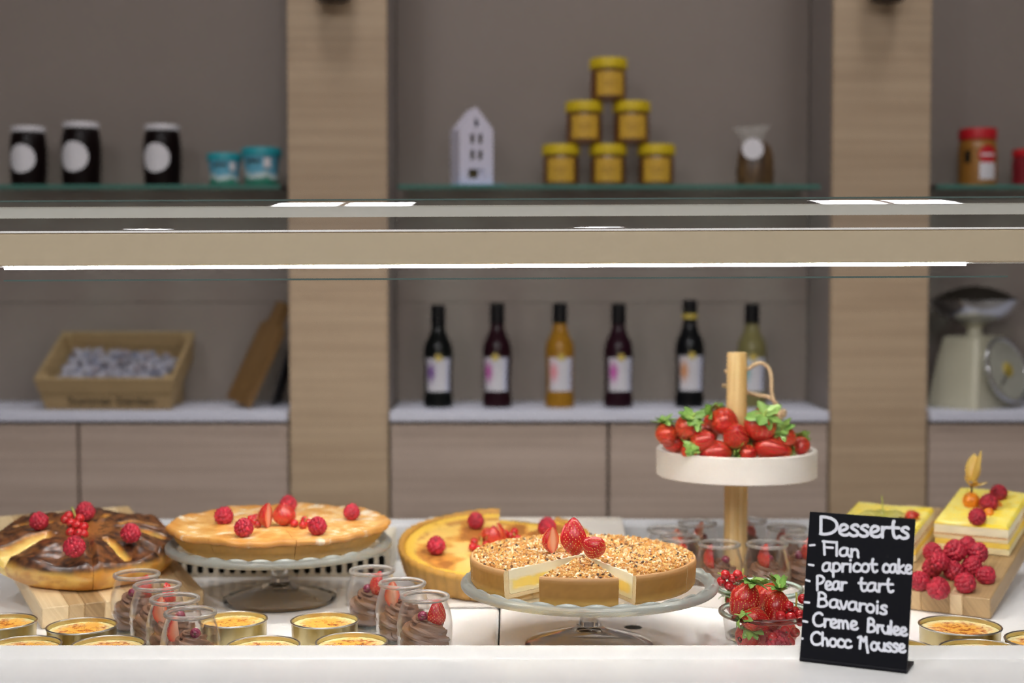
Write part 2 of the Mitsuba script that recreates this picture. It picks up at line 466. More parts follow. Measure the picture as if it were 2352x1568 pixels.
bsdf('frost', {'type': 'blendbsdf', 'weight': 0.7, 'a': {'type': 'thindielectric'}, 'b': {'type': 'twosided', 'nested': {'type': 'diffuse', 'reflectance': rgb(0.80, 0.82, 0.78)}}})
part(can, 'frosted_rail', ply(moved(box(-1.0, 1.0, yr, yr + 0.004, zr0, zr1), ROLL), 'frost'), label='pale frosted glass rail')
part(can, 'top_rim', ply(moved(box(-1.0, 1.0, yy[-1] - 0.0015, yy[-1] + 0.003, zz[-1], zz[-1] + 0.002), ROLL), 'glass_rim'))
for sx in (-1, 1):
    part(can, 'post', ply(join(box(sx * 1.0 - 0.02, sx * 1.0 + 0.02, YC + 0.01, YC + 0.05, ZD + .0005, zb + 0.03, 0.002)), 'ledge_grey'))

# ------------------------------------------------------------------ food builders
from mapbox_earcut import triangulate_float32 as _earcut


def smooth01(a, b, x):
    t = np.clip((np.asarray(x, float) - a) / (b - a), 0, 1)
    return t * t * (3 - 2 * t)


def lerp(a, b, t):
    return np.asarray(a, float) * (1 - t[..., None]) + np.asarray(b, float) * t[..., None]


def wedge(loop_fn, th0, th1, nth, col_fn):
    """Closed solid swept about z between two angles; loop_fn(th) gives the closed (r, z) outline; col_fn(x, y, z, r, th, cut) the colours.
    The two cut faces have vertices of their own, so the cut stays sharp. Returns (mesh, colours)."""
    ths = np.linspace(th0, th1, nth)
    loops = np.array([loop_fn(t) for t in ths])
    n = loops.shape[1]
    X = loops[..., 0] * np.cos(ths)[:, None]
    Y = loops[..., 0] * np.sin(ths)[:, None]
    V = np.stack([X, Y, loops[..., 1]], -1).reshape(-1, 3)
    full = abs(th1 - th0 - 2 * PI) < 1e-6
    F = grid_faces(nth, n, False, True)
    TH = np.repeat(ths, n)
    RR = loops[..., 0].reshape(-1)
    C = col_fn(V[:, 0], V[:, 1], V[:, 2], RR, TH, False)
    vs, fs, cs = [V], [F], [C]
    base = len(V)
    if not full:
        for k, flip in ((0, False), (nth - 1, True)):
            lp = loops[k]
            keep = np.r_[True, np.linalg.norm(np.diff(lp, axis=0), axis=1) > 1e-9]
            lp2 = lp[keep]
            # finer inside for the colours: split the outline only
            tri = _earcut(lp2.astype(np.float32), np.array([len(lp2)], np.uint32)).reshape(-1, 3).astype(int)
            P3 = np.stack([lp2[:, 0] * math.cos(ths[k]), lp2[:, 0] * math.sin(ths[k]), lp2[:, 1]], 1)
            nrm = np.cross(P3[tri[0, 1]] - P3[tri[0, 0]], P3[tri[0, 2]] - P3[tri[0, 0]])
            out = np.array([math.sin(ths[k]), -math.cos(ths[k]), 0]) * (1 if k == 0 else -1)
            m = trimesh.Trimesh(P3, tri if nrm @ out > 0 else tri[:, ::-1], process=False)
            for _ in range(10):
                if m.edges_unique_length.max() < 0.006:
                    break
                m = trimesh.Trimesh(*trimesh.remesh.subdivide_to_size(m.vertices, m.faces, 0.006), process=False)
            P3 = m.vertices
            vs.append(P3)
            fs.append(m.faces + base)
            cs.append(col_fn(P3[:, 0], P3[:, 1], P3[:, 2], np.hypot(P3[:, 0], P3[:, 1]), np.full(len(P3), ths[k]), True))
            base += len(P3)
    mesh = trimesh.Trimesh(np.vstack(vs), np.vstack(fs), process=False)
    if mesh.volume < 0:
        mesh.invert()
    return mesh, np.vstack(cs)


def cply(mc, mat, smooth=True):
    return ply(mc[0], mat, smooth, color=np.clip(mc[1], 0, 1))


def cjoin(*mcs):
    return join([m for m, c in mcs]), np.vstack([c for m, c in mcs])


def const(m, c):
    return m, np.tile(np.asarray(c, float), (len(m.vertices), 1))


def fib(n):
    i = np.arange(n) + 0.5
    ph = np.arccos(1 - 2 * i / n)
    th = PI * (1 + 5 ** 0.5) * i
    return np.stack([np.cos(th) * np.sin(ph), np.sin(th) * np.sin(ph), np.cos(ph)], 1)


# -------- raspberries: origin at the middle of the foot, z up
def raspberry_mesh(seed, R=0.0128, H=0.0245, n=72):
    r = np.random.RandomState(seed)
    s = trimesh.creation.icosphere(4)
    d = s.vertices / np.linalg.norm(s.vertices, axis=1, keepdims=True)
    c = fib(n) + r.normal(0, 0.035, (n, 3))
    c /= np.linalg.norm(c, axis=1, keepdims=True)
    ang = np.arccos(np.clip(d @ c.T, -1, 1))
    k = ang.argmin(1)
    a = ang.min(1)
    rad = 2.05 / math.sqrt(n)
    bump = np.sqrt(np.clip(1 - (a / rad) ** 2 * 0.92, 0, 1))
    # blunt cone: wide foot, rounded tip
    z = d[:, 2]
    wid = 1.0 - 0.16 * smooth01(-0.2, 1.0, z)
    v = d * (0.81 + 0.21 * bump)[:, None]
    v[:, :2] *= wid[:, None] * R
    v[:, 2] = (v[:, 2] + 0.90) * H / 1.9
    v[:, 2] = np.maximum(v[:, 2], 0.0)
    tone = r.uniform(0.75, 1.25, n)[k]
    base = lerp((0.25, 0.007, 0.020), (0.40, 0.020, 0.038), r.uniform(0, 1, n)[k])
    col = base * tone[:, None]
    s.vertices = v
    return s, col


RASP = [cply(raspberry_mesh(i), 'vc_berry') for i in range(4)]
_ri = [0]


def raspberry(mat, label, group):
    k = thing('raspberry', label, 'raspberry', group)
    put(k, RASP[_ri[0] % 4], mat)
    _ri[0] += 1
    return k


# -------- redcurrants
def currant_meshes(r=0.0055):
    s = trimesh.creation.icosphere(3, r)
    tip = moved(trimesh.creation.cone(0.0011, 0.0022, sections=7), M((0, 0, -r - 0.0006)))
    return s, tip


CB, CT = currant_meshes()
P_CB, P_CT = ply(CB, 'currant_skin', True), ply(CT, 'plant_brown')


def currant_bunch(pts, stem, label, group=None, r=0.0055, look=(0, -1, -0.4), mat=None):
    """pts: berry centres; stem: path of the stalk."""
    k = thing('redcurrant_bunch', label, 'redcurrants', group)
    st = np.array(stem, float)
    if len(st) >= 2:
        path = spline(st, 16) if len(st) > 2 else st
        part(k, 'stalk', ply(tube(path, np.linspace(0.0012, 0.0007, len(path)), 6), 'stem_green', 40), label='yellow-green stalk')
    for i, p in enumerate(np.array(pts, float)):
        a = np.array(look) + rng.normal(0, 0.5, 3)
        a /= np.linalg.norm(a)
        q = trimesh.geometry.align_vectors([0, 0, -1], a)
        q[:3, :3] *= r / 0.0055
        q[:3, 3] = p
        b = part(k, 'berry', P_CB, q)
        part(b, 'tip', P_CT, q)
    return k


# -------- strawberries: axis z, calyx at +z, tip at the origin
def straw_profile(t, L, R):
    """radius and height along the fruit from tip (0) to crown (1)."""
    t = np.asarray(t, float)
    r = R * np.sqrt(np.clip(np.sin(PI * np.clip(t, 0, 1) ** 0.80), 0, 1)) * (0.62 + 0.38 * t) / 0.93
    r = R * (np.clip(np.sin(PI * t ** 0.86), 0, 1) ** 0.62) * (0.72 + 0.36 * smooth01(0, 0.8, t))
    return r, L * t


def straw_seeds(L, R, seed, n=130, arc=None, size=1.1):
    r = np.random.RandomState(seed)
    ts = np.linspace(0.06, 0.93, 17)
    out = []
    o = trimesh.creation.icosphere(0, 1.0)
    for i, t in enumerate(ts):
        rr, zz = straw_profile(t, L, R)
        m = max(4, int(round(2 * PI * rr / (R * 0.34))))
        for j in range(m):
            th = 2 * PI * (j + 0.5 * (i % 2)) / m + r.normal(0, 0.03)
            if arc is not None and not (arc[0] + 0.12 < th % (2 * PI) < arc[1] - 0.12):
                continue
            r2, z2 = straw_profile(t + 0.01, L, R)
            tan = np.array([(r2 - rr), 0.01 * L])
            tan /= np.linalg.norm(tan) + 1e-12
            nr = np.array([tan[1], -tan[0]])
            e = np.array([math.cos(th), math.sin(th), 0])
            s_ = o.copy()
            v = s_.vertices * np.array([0.00034, 0.00045, 0.00075]) * size
            N = e * nr[0] + np.array([0, 0, nr[1]])
            Tn = e * tan[0] + np.array([0, 0, tan[1]])
            B = np.cross(N, Tn)
            s_.vertices = v[:, :1] * N + v[:, 1:2] * B + v[:, 2:] * Tn + e * rr + np.array([0, 0, zz]) + N * 0.00005
            out.append(s_)
    return join(out)


RED0, RED1 = np.array([0.34, 0.006, 0.008]), np.array([0.56, 0.040, 0.012])


def strawberry_body(L, R, seed, ripe=0.5):
    nt, na = 30, 40
    t = np.linspace(0, 1, nt)
    rr, zz = straw_profile(t, L, R)
    th = np.arange(na) * 2 * PI / na
    lump = 1 + 0.028 * (meshkit.noise(np.stack([np.cos(th)[None] * rr[:, None] * 60 + seed, np.sin(th)[None] * rr[:, None] * 60, zz[:, None] * 60 + 0 * th[None]], -1), seed) - 0.5) * 2
    # shallow pits between the seeds
    pit = 1 + 0.03 * (meshkit.noise(np.stack([np.cos(th)[None] * rr[:, None] * 330 + seed, np.sin(th)[None] * rr[:, None] * 330, zz[:, None] * 330 + 0 * th[None]], -1), seed + 5) - 0.5)
    Rr = rr[:, None] * lump * pit
    V = np.stack([Rr * np.cos(th), Rr * np.sin(th), np.repeat(zz[:, None], na, 1)], -1).reshape(-1, 3)
    m = trimesh.Trimesh(V, grid_faces(nt, na, False, True), process=False)
    if m.volume < 0:
        m.invert()
    nz = meshkit.fbm(V * 90 + seed, 3, seed)
    tt = np.repeat(t, na)
    f = np.clip((1 - ripe) * 0.9 * smooth01(0.35, 0.95, tt + 0.5 * (nz - 0.5)) + 0.35 * (nz - 0.4), 0, 1)
    col = lerp(RED0, RED1, f)
    col = lerp(col, (0.62, 0.16, 0.05), 0.5 * (1 - ripe) * smooth01(0.8, 1.0, tt))
    sd = straw_seeds(L, R, seed)
    return cjoin((m, col), const(sd, (0.62, 0.38, 0.10)))


def calyx(R, seed, n=10, lift=0.3, size=1.0):
    r = np.random.RandomState(seed)
    out = []
    for i in range(n):
        a = 2 * PI * i / n + r.normal(0, 0.12)
        Ln, Wd = size * R * r.uniform(0.85, 1.25), size * R * r.uniform(0.26, 0.36)
        up = lift + r.normal(0, 0.35)
        s = np.linspace(0, 1, 7)
        ang = up + (r.uniform(-1.0, 0.3)) * s
        rad = 0.06 * R + np.r_[0, np.cumsum(np.cos(ang[:-1]) * Ln / 6)]
        z = np.r_[0, np.cumsum(np.sin(ang[:-1]) * Ln / 6)]
        w = Wd * np.sin(PI * np.clip(s * 0.93 + 0.07, 0, 1)) ** 0.8
        w[-1] = 0.0004 * R / 0.015
        rows = []
        for q in (-1, -0.5, 0, 0.5, 1):
            jag = 1 + (0.18 * np.array([0, 1, -0.6, 1, -0.6, 1, 0]) if abs(q) == 1 else 0)
            zz = z + abs(q) * 0.22 * w
            x = rad * math.cos(a) - q * w * jag * math.sin(a)
            y = rad * math.sin(a) + q * w * jag * math.cos(a)
            rows.append(np.stack([x, y, zz], 1))
        V = np.array(rows)
        top = V.reshape(-1, 3)
        bot = top - np.array([0, 0, 0.00035])
        f = grid_faces(5, 7)
        m = trimesh.Trimesh(np.vstack([top, bot]), np.vstack([f, f[:, ::-1] + len(top)]), process=False)
        g = r.uniform(0, 1)
        c0 = lerp((0.09, 0.24, 0.035), (0.30, 0.46, 0.12), np.tile(np.clip(0.35 + 0.5 * g - 0.25 * s, 0, 1), 5))
        mid = np.repeat(np.array([0, 0, 1, 0, 0]), 7)[:, None] * np.array([0.05, 0.06, 0.02])
        out.append((m, np.vstack([c0 + mid, c0])))
    hub = trimesh.creation.icosphere(1, 0.12 * R)
    hub.vertices[:, 2] *= 0.6
    st = tube([[0, 0, 0], [0.1 * R, 0.02 * R, 0.45 * R]], [0.07 * R, 0.055 * R], 7)
    out.append(const(hub, (0.38, 0.46, 0.10)))
    out.append(const(st, (0.36, 0.45, 0.12)))
    return cjoin(*out)


STRAW, SCAL = [], []
for _i, (_L, _R, _rp) in enumerate([(0.043, 0.0170, 0.35), (0.040, 0.0180, 0.55), (0.046, 0.0165, 0.85), (0.038, 0.0165, 0.15)]):
    STRAW.append((cply(strawberry_body(_L, _R, 20 + _i, _rp), 'vc_fruit'), _L, _R))
    SCAL.append([cply(calyx(_R, 40 + 3 * _i + q, 10 + q % 2, (0.35, -0.1, 0.8)[q], 1.0), 'vc_satin') for q in range(3)])


def axis_matrix(p, d, roll=0.0, s=1.0):
    """local +z along d, at p."""
    d = np.array(d, float) / np.linalg.norm(d)
    m = trimesh.geometry.align_vectors([0, 0, 1], d) @ M((0, 0, 0), rz=roll)
    m[:3, :3] *= s
    m[:3, 3] = p
    return m


def strawberry(c, d, label, group, kind=0, cal=0, s=1.0, roll=0.0, green=True):
    """c: middle of the fruit; d: direction from tip to crown."""
    body, L, R = STRAW[kind]
    d = np.array(d, float) / np.linalg.norm(d)
    m = axis_matrix(np.array(c) - d * L * 0.5 * s, d, roll, s)
    k = thing('strawberry', label, 'strawberry', group)
    part(k, 'fruit', body, m)
    if green:
        part(k, 'calyx', SCAL[kind][cal], m @ M((0, 0, L * 0.985)), label='green leafy calyx')
    return k


def straw_cut(L, R, a0, a1, seed):
    """A piece of strawberry between two angles about its axis, tip at +z, foot on z = 0."""
    t = np.linspace(0, 1, 26)
    rr, zz = straw_profile(t, L, R)
    loop = np.stack([rr, L - zz], 1)[::-1]
    loop = np.vstack([loop, [[0, L], [0, 0]]]) if False else np.vstack([[0, 0.0005], loop[1:], [0, L * 0.5]])

    def col(x, y, z, r, th, cut):
        rp, _ = straw_profile(np.clip(1 - z / L, 0, 1), L, R)
        q = np.clip(r / np.maximum(rp, 1e-4), 0, 1)
        if cut:
            c = lerp((0.78, 0.42, 0.28), (0.72, 0.16, 0.07), smooth01(0.15, 0.75, q))
            return lerp(c, (0.55, 0.02, 0.015), smooth01(0.75, 0.97, q))
        return lerp((0.36, 0.008, 0.012), (0.48, 0.022, 0.016), smooth01(0.2, 0.9, 1 - z / L))

    m = wedge(lambda th: loop, a0, a1, 22, col)
    sd = straw_seeds(L, R, seed, arc=(a0, a1), size=0.95)
    v = sd.vertices
    sd = trimesh.Trimesh(np.stack([v[:, 0], v[:, 1], L - v[:, 2]], 1), sd.faces[:, ::-1], process=False)
    return cjoin(m, const(sd, (0.70, 0.45, 0.14)))


SCUT = [cply(straw_cut(0.034, 0.0150, 0.0, PI, 1), 'vc_fruit'), cply(straw_cut(0.038, 0.0155, 0.0, 1.9, 2), 'vc_fruit'), cply(straw_cut(0.030, 0.0150, 0.0, PI, 3), 'vc_fruit')]


def straw_piece(mat, label, group, kind=0):
    k = thing('strawberry_piece', label, 'strawberry', group)
    put(k, SCUT[kind], mat)
    return k


# -------- planes, to set things down on
def hit(x, y, o, n):
    d = ray(x, y)
    return EYE + d * (((np.array(o) - EYE) @ np.array(n)) / (d @ np.array(n)))

# ------------------------------------------------------------------ glass cake stands
PLATE_Z = 0.8445


def stand(cx, cy, label, group, scal=30):
    k = thing('cake_stand', label, 'cake stand', group)
    zb_ = ZD + 0.0004
    h = PLATE_Z - zb_
    # plate: a thin pressed sheet, and round it a solid lip with a scalloped inner edge
    n = 240
    th = np.arange(n) * 2 * PI / n
    lobe = np.abs(np.sin(th * scal / 2))

    def rings_mesh(prof, closed):
        V = []
        for r_, z_, lb, lr in prof:
            rr = r_ + lr * lobe
            V.append(np.stack([rr * np.cos(th), rr * np.sin(th), h + z_ + lb * lobe], 1))
        V = np.array(V).reshape(-1, 3)
        m = trimesh.Trimesh(V, grid_faces(len(prof), n, closed, True), process=False)
        if m.volume < 0:
            m.invert()
        return m
    lip = np.array([(0.1345, -0.0030, 0, 0), (0.1352, -0.0004, 0, 0), (0.1385, 0.0016, 0.0010, 0), (0.1415, 0.0034, 0.0030, 0.001), (0.1440, 0.0038, 0.0032, 0.001), (0.1465, 0.0034, 0.0012, 0), (0.1492, 0.0022, 0, 0),
                    (0.1506, 0.0000, 0, 0), (0.1506, -0.0026, 0, 0), (0.1490, -0.0052, 0, 0), (0.1450, -0.0066, 0, 0), (0.1400, -0.0058, 0, 0)])
    lip = spline(lip, 72, closed=True)
    lip[:, 2:] = np.maximum(lip[:, 2:], 0)
    part(k, 'rim', ply(rings_mesh(lip, True), 'glass_plate_rim', True), M((cx, cy, zb_)), label='clear scalloped rim')
    sheet = rings_mesh([(0.0001, -0.0008, 0, 0), (0.06, -0.0008, 0, 0), (0.12, -0.0008, 0, 0), (0.1342, -0.0010, 0, 0)], False)
    part(k, 'plate', ply(sheet, 'glass_thin', True), M((cx, cy, zb_)), label='clear flat plate')
    ht = h - 0.0012
    stem = lathe([(0, 0.0265), (0.0125, 0.0265), (0.0118, 0.030), (0.0108, 0.034), (0.0112, 0.045), (0.0122, ht - 0.004), (0.0135, ht), (0, ht)], 40)
    part(k, 'stem', ply(stem, 'glass', 35), M((cx, cy, zb_)))
    foot = lathe([(0.0705, 0.0), (0.0745, 0.0), (0.0760, 0.002), (0.0752, 0.0045), (0.070, 0.0068), (0.055, 0.0108), (0.035, 0.0168), (0.020, 0.022), (0.0150, 0.0262), (0, 0.0262), (0, 0.0215), (0.0120, 0.018), (0.030, 0.0128), (0.052, 0.0068), (0.067, 0.0030), (0.0705, 0.0)], 72)
    if foot.volume < 0:
        foot.invert()
    part(k, 'foot', ply(foot, 'glass', 35), M((cx, cy, zb_)))
    return k


SF = (at_y(1353, 1340, 1.637)[0], 1.637)
SR = (at_y(642, 1245, 1.88)[0], 1.88)
stand(*SF, 'clear glass footed cake stand under the nut-topped cheesecake', 'footed glass cake stands')
stand(*SR, 'clear glass footed cake stand under the golden pear tart', 'footed glass cake stands')
PZ = PLATE_Z + 0.0006


# ------------------------------------------------------------------ cheesecake with chopped nuts on the front stand
_DENS = {}


def dens(pts, step, key=None):
    """adds points along a closed outline; outlines under one key get the same number of points."""
    pts = np.array(pts, float)
    cnt = [max(1, int(np.ceil(np.linalg.norm(b - a) / step))) for a, b in zip(pts, np.roll(pts, -1, 0))]
    if key:
        cnt = _DENS.setdefault(key, cnt)
    return np.array([a + (b - a) * i / n for a, b, n in zip(pts, np.roll(pts, -1, 0), cnt) for i in range(n)])


cc = thing('cheesecake', 'round nut-topped cheesecake cut into slices on the front glass stand, strawberries on top', 'cake')
CR, CH = 0.1315, 0.0325
CCX = SF[0] - 0.0075
crust_loop = dens([(0.012, 0), (CR - 0.004, 0), (CR - 0.001, 0.004), (CR + 0.0005, CH - 0.004), (CR - 0.0005, CH - 0.0008), (CR - 0.003, CH), (CR - 0.0065, CH - 0.0012), (CR - 0.0075, CH - 0.005), (CR - 0.0085, 0.0065), (CR - 0.011, 0.0045), (0.012, 0.0045)], 0.004)
fill_loop = dens([(0.002, 0.0047), (CR - 0.0112, 0.0047), (CR - 0.0088, 0.0067), (CR - 0.0078, CH - 0.005), (CR - 0.0072, CH - 0.0015), (CR - 0.02, CH - 0.0005), (0.03, CH - 0.0005), (0.002, CH - 0.001)], 0.004)


def crust_col(x, y, z, r, th, cut):
    n1 = meshkit.fbm(np.stack([x * 60, y * 60, z * 40], -1), 3, 5)
    n2 = meshkit.noise(np.stack([x * 900, y * 900, z * 700], -1), 9)
    if cut:
        return lerp((0.62, 0.46, 0.24), (0.72, 0.60, 0.38), n2)
    c = lerp((0.240, 0.105, 0.016), (0.340, 0.170, 0.034), np.clip(0.5 * n1 + 0.5 * n2, 0, 1))
    c = lerp(c, (0.46, 0.26, 0.06), smooth01(0.011, 0.003, z + 0.006 * (n1 - 0.5)))
    return lerp(c, (0.56, 0.31, 0.13), smooth01(CH - 0.0050, CH - 0.0025, z))


def fill_col(x, y, z, r, th, cut):
    n1 = meshkit.fbm(np.stack([x * 150, y * 150, z * 150], -1), 3, 15)
    if cut:
        c = lerp((0.80, 0.68, 0.36), (0.86, 0.78, 0.55), n1)
        c = lerp(c, (0.86, 0.64, 0.15), smooth01(0.007, 0.012, z + 0.006 * (n1 - 0.5)) * smooth01(0.023, 0.018, z + 0.006 * (n1 - 0.5)) * smooth01(CR - 0.010, CR - 0.018, r))
        return lerp(c, (0.86, 0.80, 0.60), smooth01(0.020, 0.024, z))
    return lerp((0.56, 0.34, 0.14), (0.88, 0.80, 0.62), smooth01(0.38, 0.58, n1))


def nut_bits(a0, a1, R, z, n, seed):
    r = np.random.RandomState(seed)
    vs, fs, cs, b = [], [], [], 0
    cube = trimesh.creation.box((1, 1, 1))
    oct_ = trimesh.creation.icosphere(0)
    pal = np.array([[0.52, 0.25, 0.055], [0.60, 0.33, 0.09], [0.42, 0.18, 0.04], [0.70, 0.47, 0.19], [0.76, 0.62, 0.38], [0.05, 0.025, 0.016], [0.20, 0.08, 0.03], [0.58, 0.29, 0.07]])
    pw = np.array([0.2, 0.2, 0.12, 0.14, 0.13, 0.04, 0.06, 0.11])
    for _ in range(n):
        rad = R * math.sqrt(r.uniform(0.0, 1.0))
        a = r.uniform(a0, a1)
        gap = 0.0022 / max(rad, 0.004)
        if not (a0 + gap < a < a1 - gap):
            continue
        base = cube if r.uniform() < 0.5 else oct_
        sz = np.array([r.uniform(0.0009, 0.0024), r.uniform(0.0008, 0.0019), r.uniform(0.0007, 0.0015)])
        v = base.vertices * (0.5 if base is cube else 0.55) * 1.35 * (1 + r.uniform(-0.25, 0.25, (len(base.vertices), 3)))
        v = v * sz * 1.75
        v = v @ trimesh.transformations.random_rotation_matrix(r.uniform(0, 1, 3))[:3, :3].T
        v = v + [rad * math.cos(a), rad * math.sin(a), z + r.uniform(0.0002, 0.0022)]
        vs.append(v)
        fs.append(base.faces + b)
        b += len(v)
        cs.append(np.tile(pal[r.choice(len(pal), p=pw)] * r.uniform(0.95, 1.3), (len(v), 1)))
    return trimesh.Trimesh(np.vstack(vs), np.vstack(fs), process=False), np.vstack(cs)


# angles in degrees from the front (towards the viewer), rising to the right
edges = [23, 60, 97, 134, 171, 208, 245, 282, 316]
slices = [(a, b, 0.0) for a, b in zip(edges[:-1], edges[1:])] + [(-24, 14.5, 0.0035)]
for i, (a, b, push) in enumerate(slices):
    t0, t1 = math.radians(a - 90 + 0.12), math.radians(b - 90 - 0.12)
    mid = (t0 + t1) / 2
    sl = cc + '__slice' + ('' if i == 0 else f'_{i:03d}')
    labels[sl] = {'label': 'front slice pulled clear of the cake'} if push else {}
    if not push:
        del labels[sl]
    mt = M((CCX + (push + 0.0004) * math.cos(mid), SF[1] + (push + 0.0004) * math.sin(mid), PZ))
    part(sl, 'crust', cply(wedge(lambda th: crust_loop, t0, t1, 22, crust_col), 'vc_bake'), mt, label='brown shortcrust case')
    part(sl, 'filling', cply(wedge(lambda th: fill_loop, t0, t1, 40, fill_col), 'vc_bake'), mt, label='pale yellow cream filling')
    part(sl, 'nut_topping', cply(nut_bits(t0, t1, CR - 0.0035, CH - 0.0012, 600, 100 + i), 'vc_satin', False), mt, label='chopped caramelised nuts', kind='stuff')
CTZ = PZ + CH + 0.0008


# ------------------------------------------------------------------ pear tart on the rear stand
pt = thing('pear_tart', 'round golden sugar-dusted pear tart with a closed lid on the rear glass stand', 'tart')
PR_, PH = 0.1475, 0.0275


def pear_side(th):
    w = 0.0012 * math.sin(th * 23) + 0.001 * math.sin(th * 7 + 1)
    return dens([(0.003, 0), (0.126, 0), (0.1285, 0.002), (0.136, 0.010), (0.1425 + w * 0.5, PH - 0.006), (0.1425 + w * 0.5, PH - 0.0045), (0.003, PH - 0.0045)], 0.006, 'pear_side')


def pear_lid(th):
    w = 0.0007 * math.sin(th * 23) + 0.0010 * math.sin(th * 11 + 2) + 0.0006 * math.sin(th * 37)
    hz = 0.0012 * math.sin(th * 9 + 0.6) + 0.0005 * math.sin(th * 26)
    return dens([(0.003, PH - 0.0043), (0.1425, PH - 0.0043), (0.1455 + w, PH - 0.006 + hz), (0.1480 + w, PH - 0.003 + hz), (0.1475 + w, PH + 0.0005 + hz), (0.1445 + w * 0.6, PH + 0.0022 + hz), (0.1385, PH + 0.0008 + hz * 0.5), (0.130, PH - 0.0008), (0.10, PH), (0.05, PH + 0.0012), (0.003, PH + 0.0012)], 0.0045, 'pear_lid')


def side_col(x, y, z, r, th, cut):
    n1 = meshkit.fbm(np.stack([x * 70, y * 70, z * 50], -1), 3, 25)
    n2 = meshkit.noise(np.stack([x * 700, y * 700, z * 700], -1), 29)
    c = lerp((0.30, 0.145, 0.022), (0.42, 0.225, 0.045), 0.6 * n1 + 0.4 * n2)
    return lerp(c, (0.46, 0.27, 0.07), smooth01(0.010, 0.0, z))


def lid_col(x, y, z, r, th, cut):
    n1 = meshkit.fbm(np.stack([x * 38, y * 38, z * 10], -1), 4, 35)
    n2 = meshkit.fbm(np.stack([x * 130, y * 130, z * 10], -1), 3, 36)
    c = lerp((0.60, 0.27, 0.050), (0.78, 0.49, 0.17), smooth01(0.32, 0.62, 0.6 * n1 + 0.4 * n2))
    c = lerp(c, (0.52, 0.21, 0.035), smooth01(0.126, 0.146, r) * (0.4 + 0.6 * n2))
    sugar = smooth01(0.50, 0.66, n2) * smooth01(0.45, 0.58, n1 + 0.10 * (y > 0.02) - 0.10 * (r > 0.140))
    return lerp(c, (0.88, 0.80, 0.66), 0.85 * sugar)


for i in range(8):
    t0, t1 = math.radians(-90 + 17.5 + 45 * i), math.radians(-90 + 17.5 + 45 * (i + 1))
    g = 0.0003 / 0.13
    sl = pt + '__slice' + ('' if i == 0 else f'_{i:03d}')
    mt = M((SR[0], SR[1], PZ))
    part(sl, 'case', cply(wedge(pear_side, t0 + g, t1 - g, 30, side_col), 'vc_bake'), mt, label='brown shortcrust side')
    part(sl, 'lid', cply(wedge(pear_lid, t0 + g, t1 - g, 56, lid_col), 'vc_satin'), mt, label='glazed golden lid')
PTZ = PZ + PH + 0.0006

# ------------------------------------------------------------------ custard flan on a white tray leaning on the rear ledge
tray_o = np.array([at_z(1150, 1398, ZD)[0] - 0.115, at_z(1150, 1398, ZD)[1], ZD + 0.0006])
TA = math.atan2(ZR + 0.0006 - tray_o[2], 2.1560 - tray_o[1])
fw = np.array([0, math.cos(TA), math.sin(TA)])
fn = np.array([0, -math.sin(TA), math.cos(TA)])
FT = frame(tray_o, [1, 0, 0], fw, fn)
k = thing('serving_tray', 'flat white tray sloping up to the rear ledge, carrying the custard flan', 'tray')
tw_, tl_, tth = 0.300, 0.330, 0.0065
part(k, 'base', ply(box(0, tw_, 0, tl_, 0.0, tth, 0.002), 'paint_white'), FT)
part(k, 'lip', ply(box(0.002, tw_ - 0.002, tl_ - 0.004, tl_ - 0.001, tth + 0.0002, tth + 0.004, 0.001), 'paint_white'), FT)
FR, FH = 0.137, 0.038
fcx = at_y(1141, 1260, 1.98)[0] - tray_o[0]
FM = FT @ M((fcx, FR - 0.008, tth + 0.0006))
fl = thing('custard_flan', 'fluted yellow custard flan with brown patches, tilted up behind the cheesecake', 'tart')


def flute(th):
    return abs(math.sin(th * 24))


def flan_crust(th):
    w = 0.0022 * flute(th)
    rz = 0.0012 * math.sin(th * 5) + 0.001 * flute(th)
    return dens([(0.004, 0), (FR - 0.012, 0), (FR - 0.009 + w, 0.003), (FR - 0.001 + w, FH - 0.004 + rz), (FR - 0.0025 + w * 0.5, FH + rz), (FR - 0.006, FH - 0.001 + rz), (FR - 0.011, 0.028), (FR - 0.016, 0.006), (0.004, 0.005)], 0.005, 'flan_crust')


def flan_fill(th):
    z = 0.0012 * math.sin(th * 3 + 1)
    return dens([(0.002, 0.0052), (FR - 0.0162, 0.0063), (FR - 0.0112, 0.0282), (FR - 0.0085, FH - 0.004 + z), (FR - 0.0135, FH - 0.0025 + z), (FR - 0.024, FH - 0.006 + z), (FR - 0.032, FH - 0.0075), (0.05, FH - 0.007), (0.002, FH - 0.0065)], 0.005, 'flan_fill')


def flan_ccol(x, y, z, r, th, cut):
    n1 = meshkit.fbm(np.stack([x * 60, y * 60, z * 60], -1), 3, 45)
    c = lerp((0.24, 0.115, 0.018), (0.40, 0.215, 0.040), n1)
    c = c * (0.86 + 0.18 * np.abs(np.sin(th * 24)))[:, None]
    return lerp(c, (0.52, 0.27, 0.055), smooth01(FH - 0.006, FH - 0.001, z))


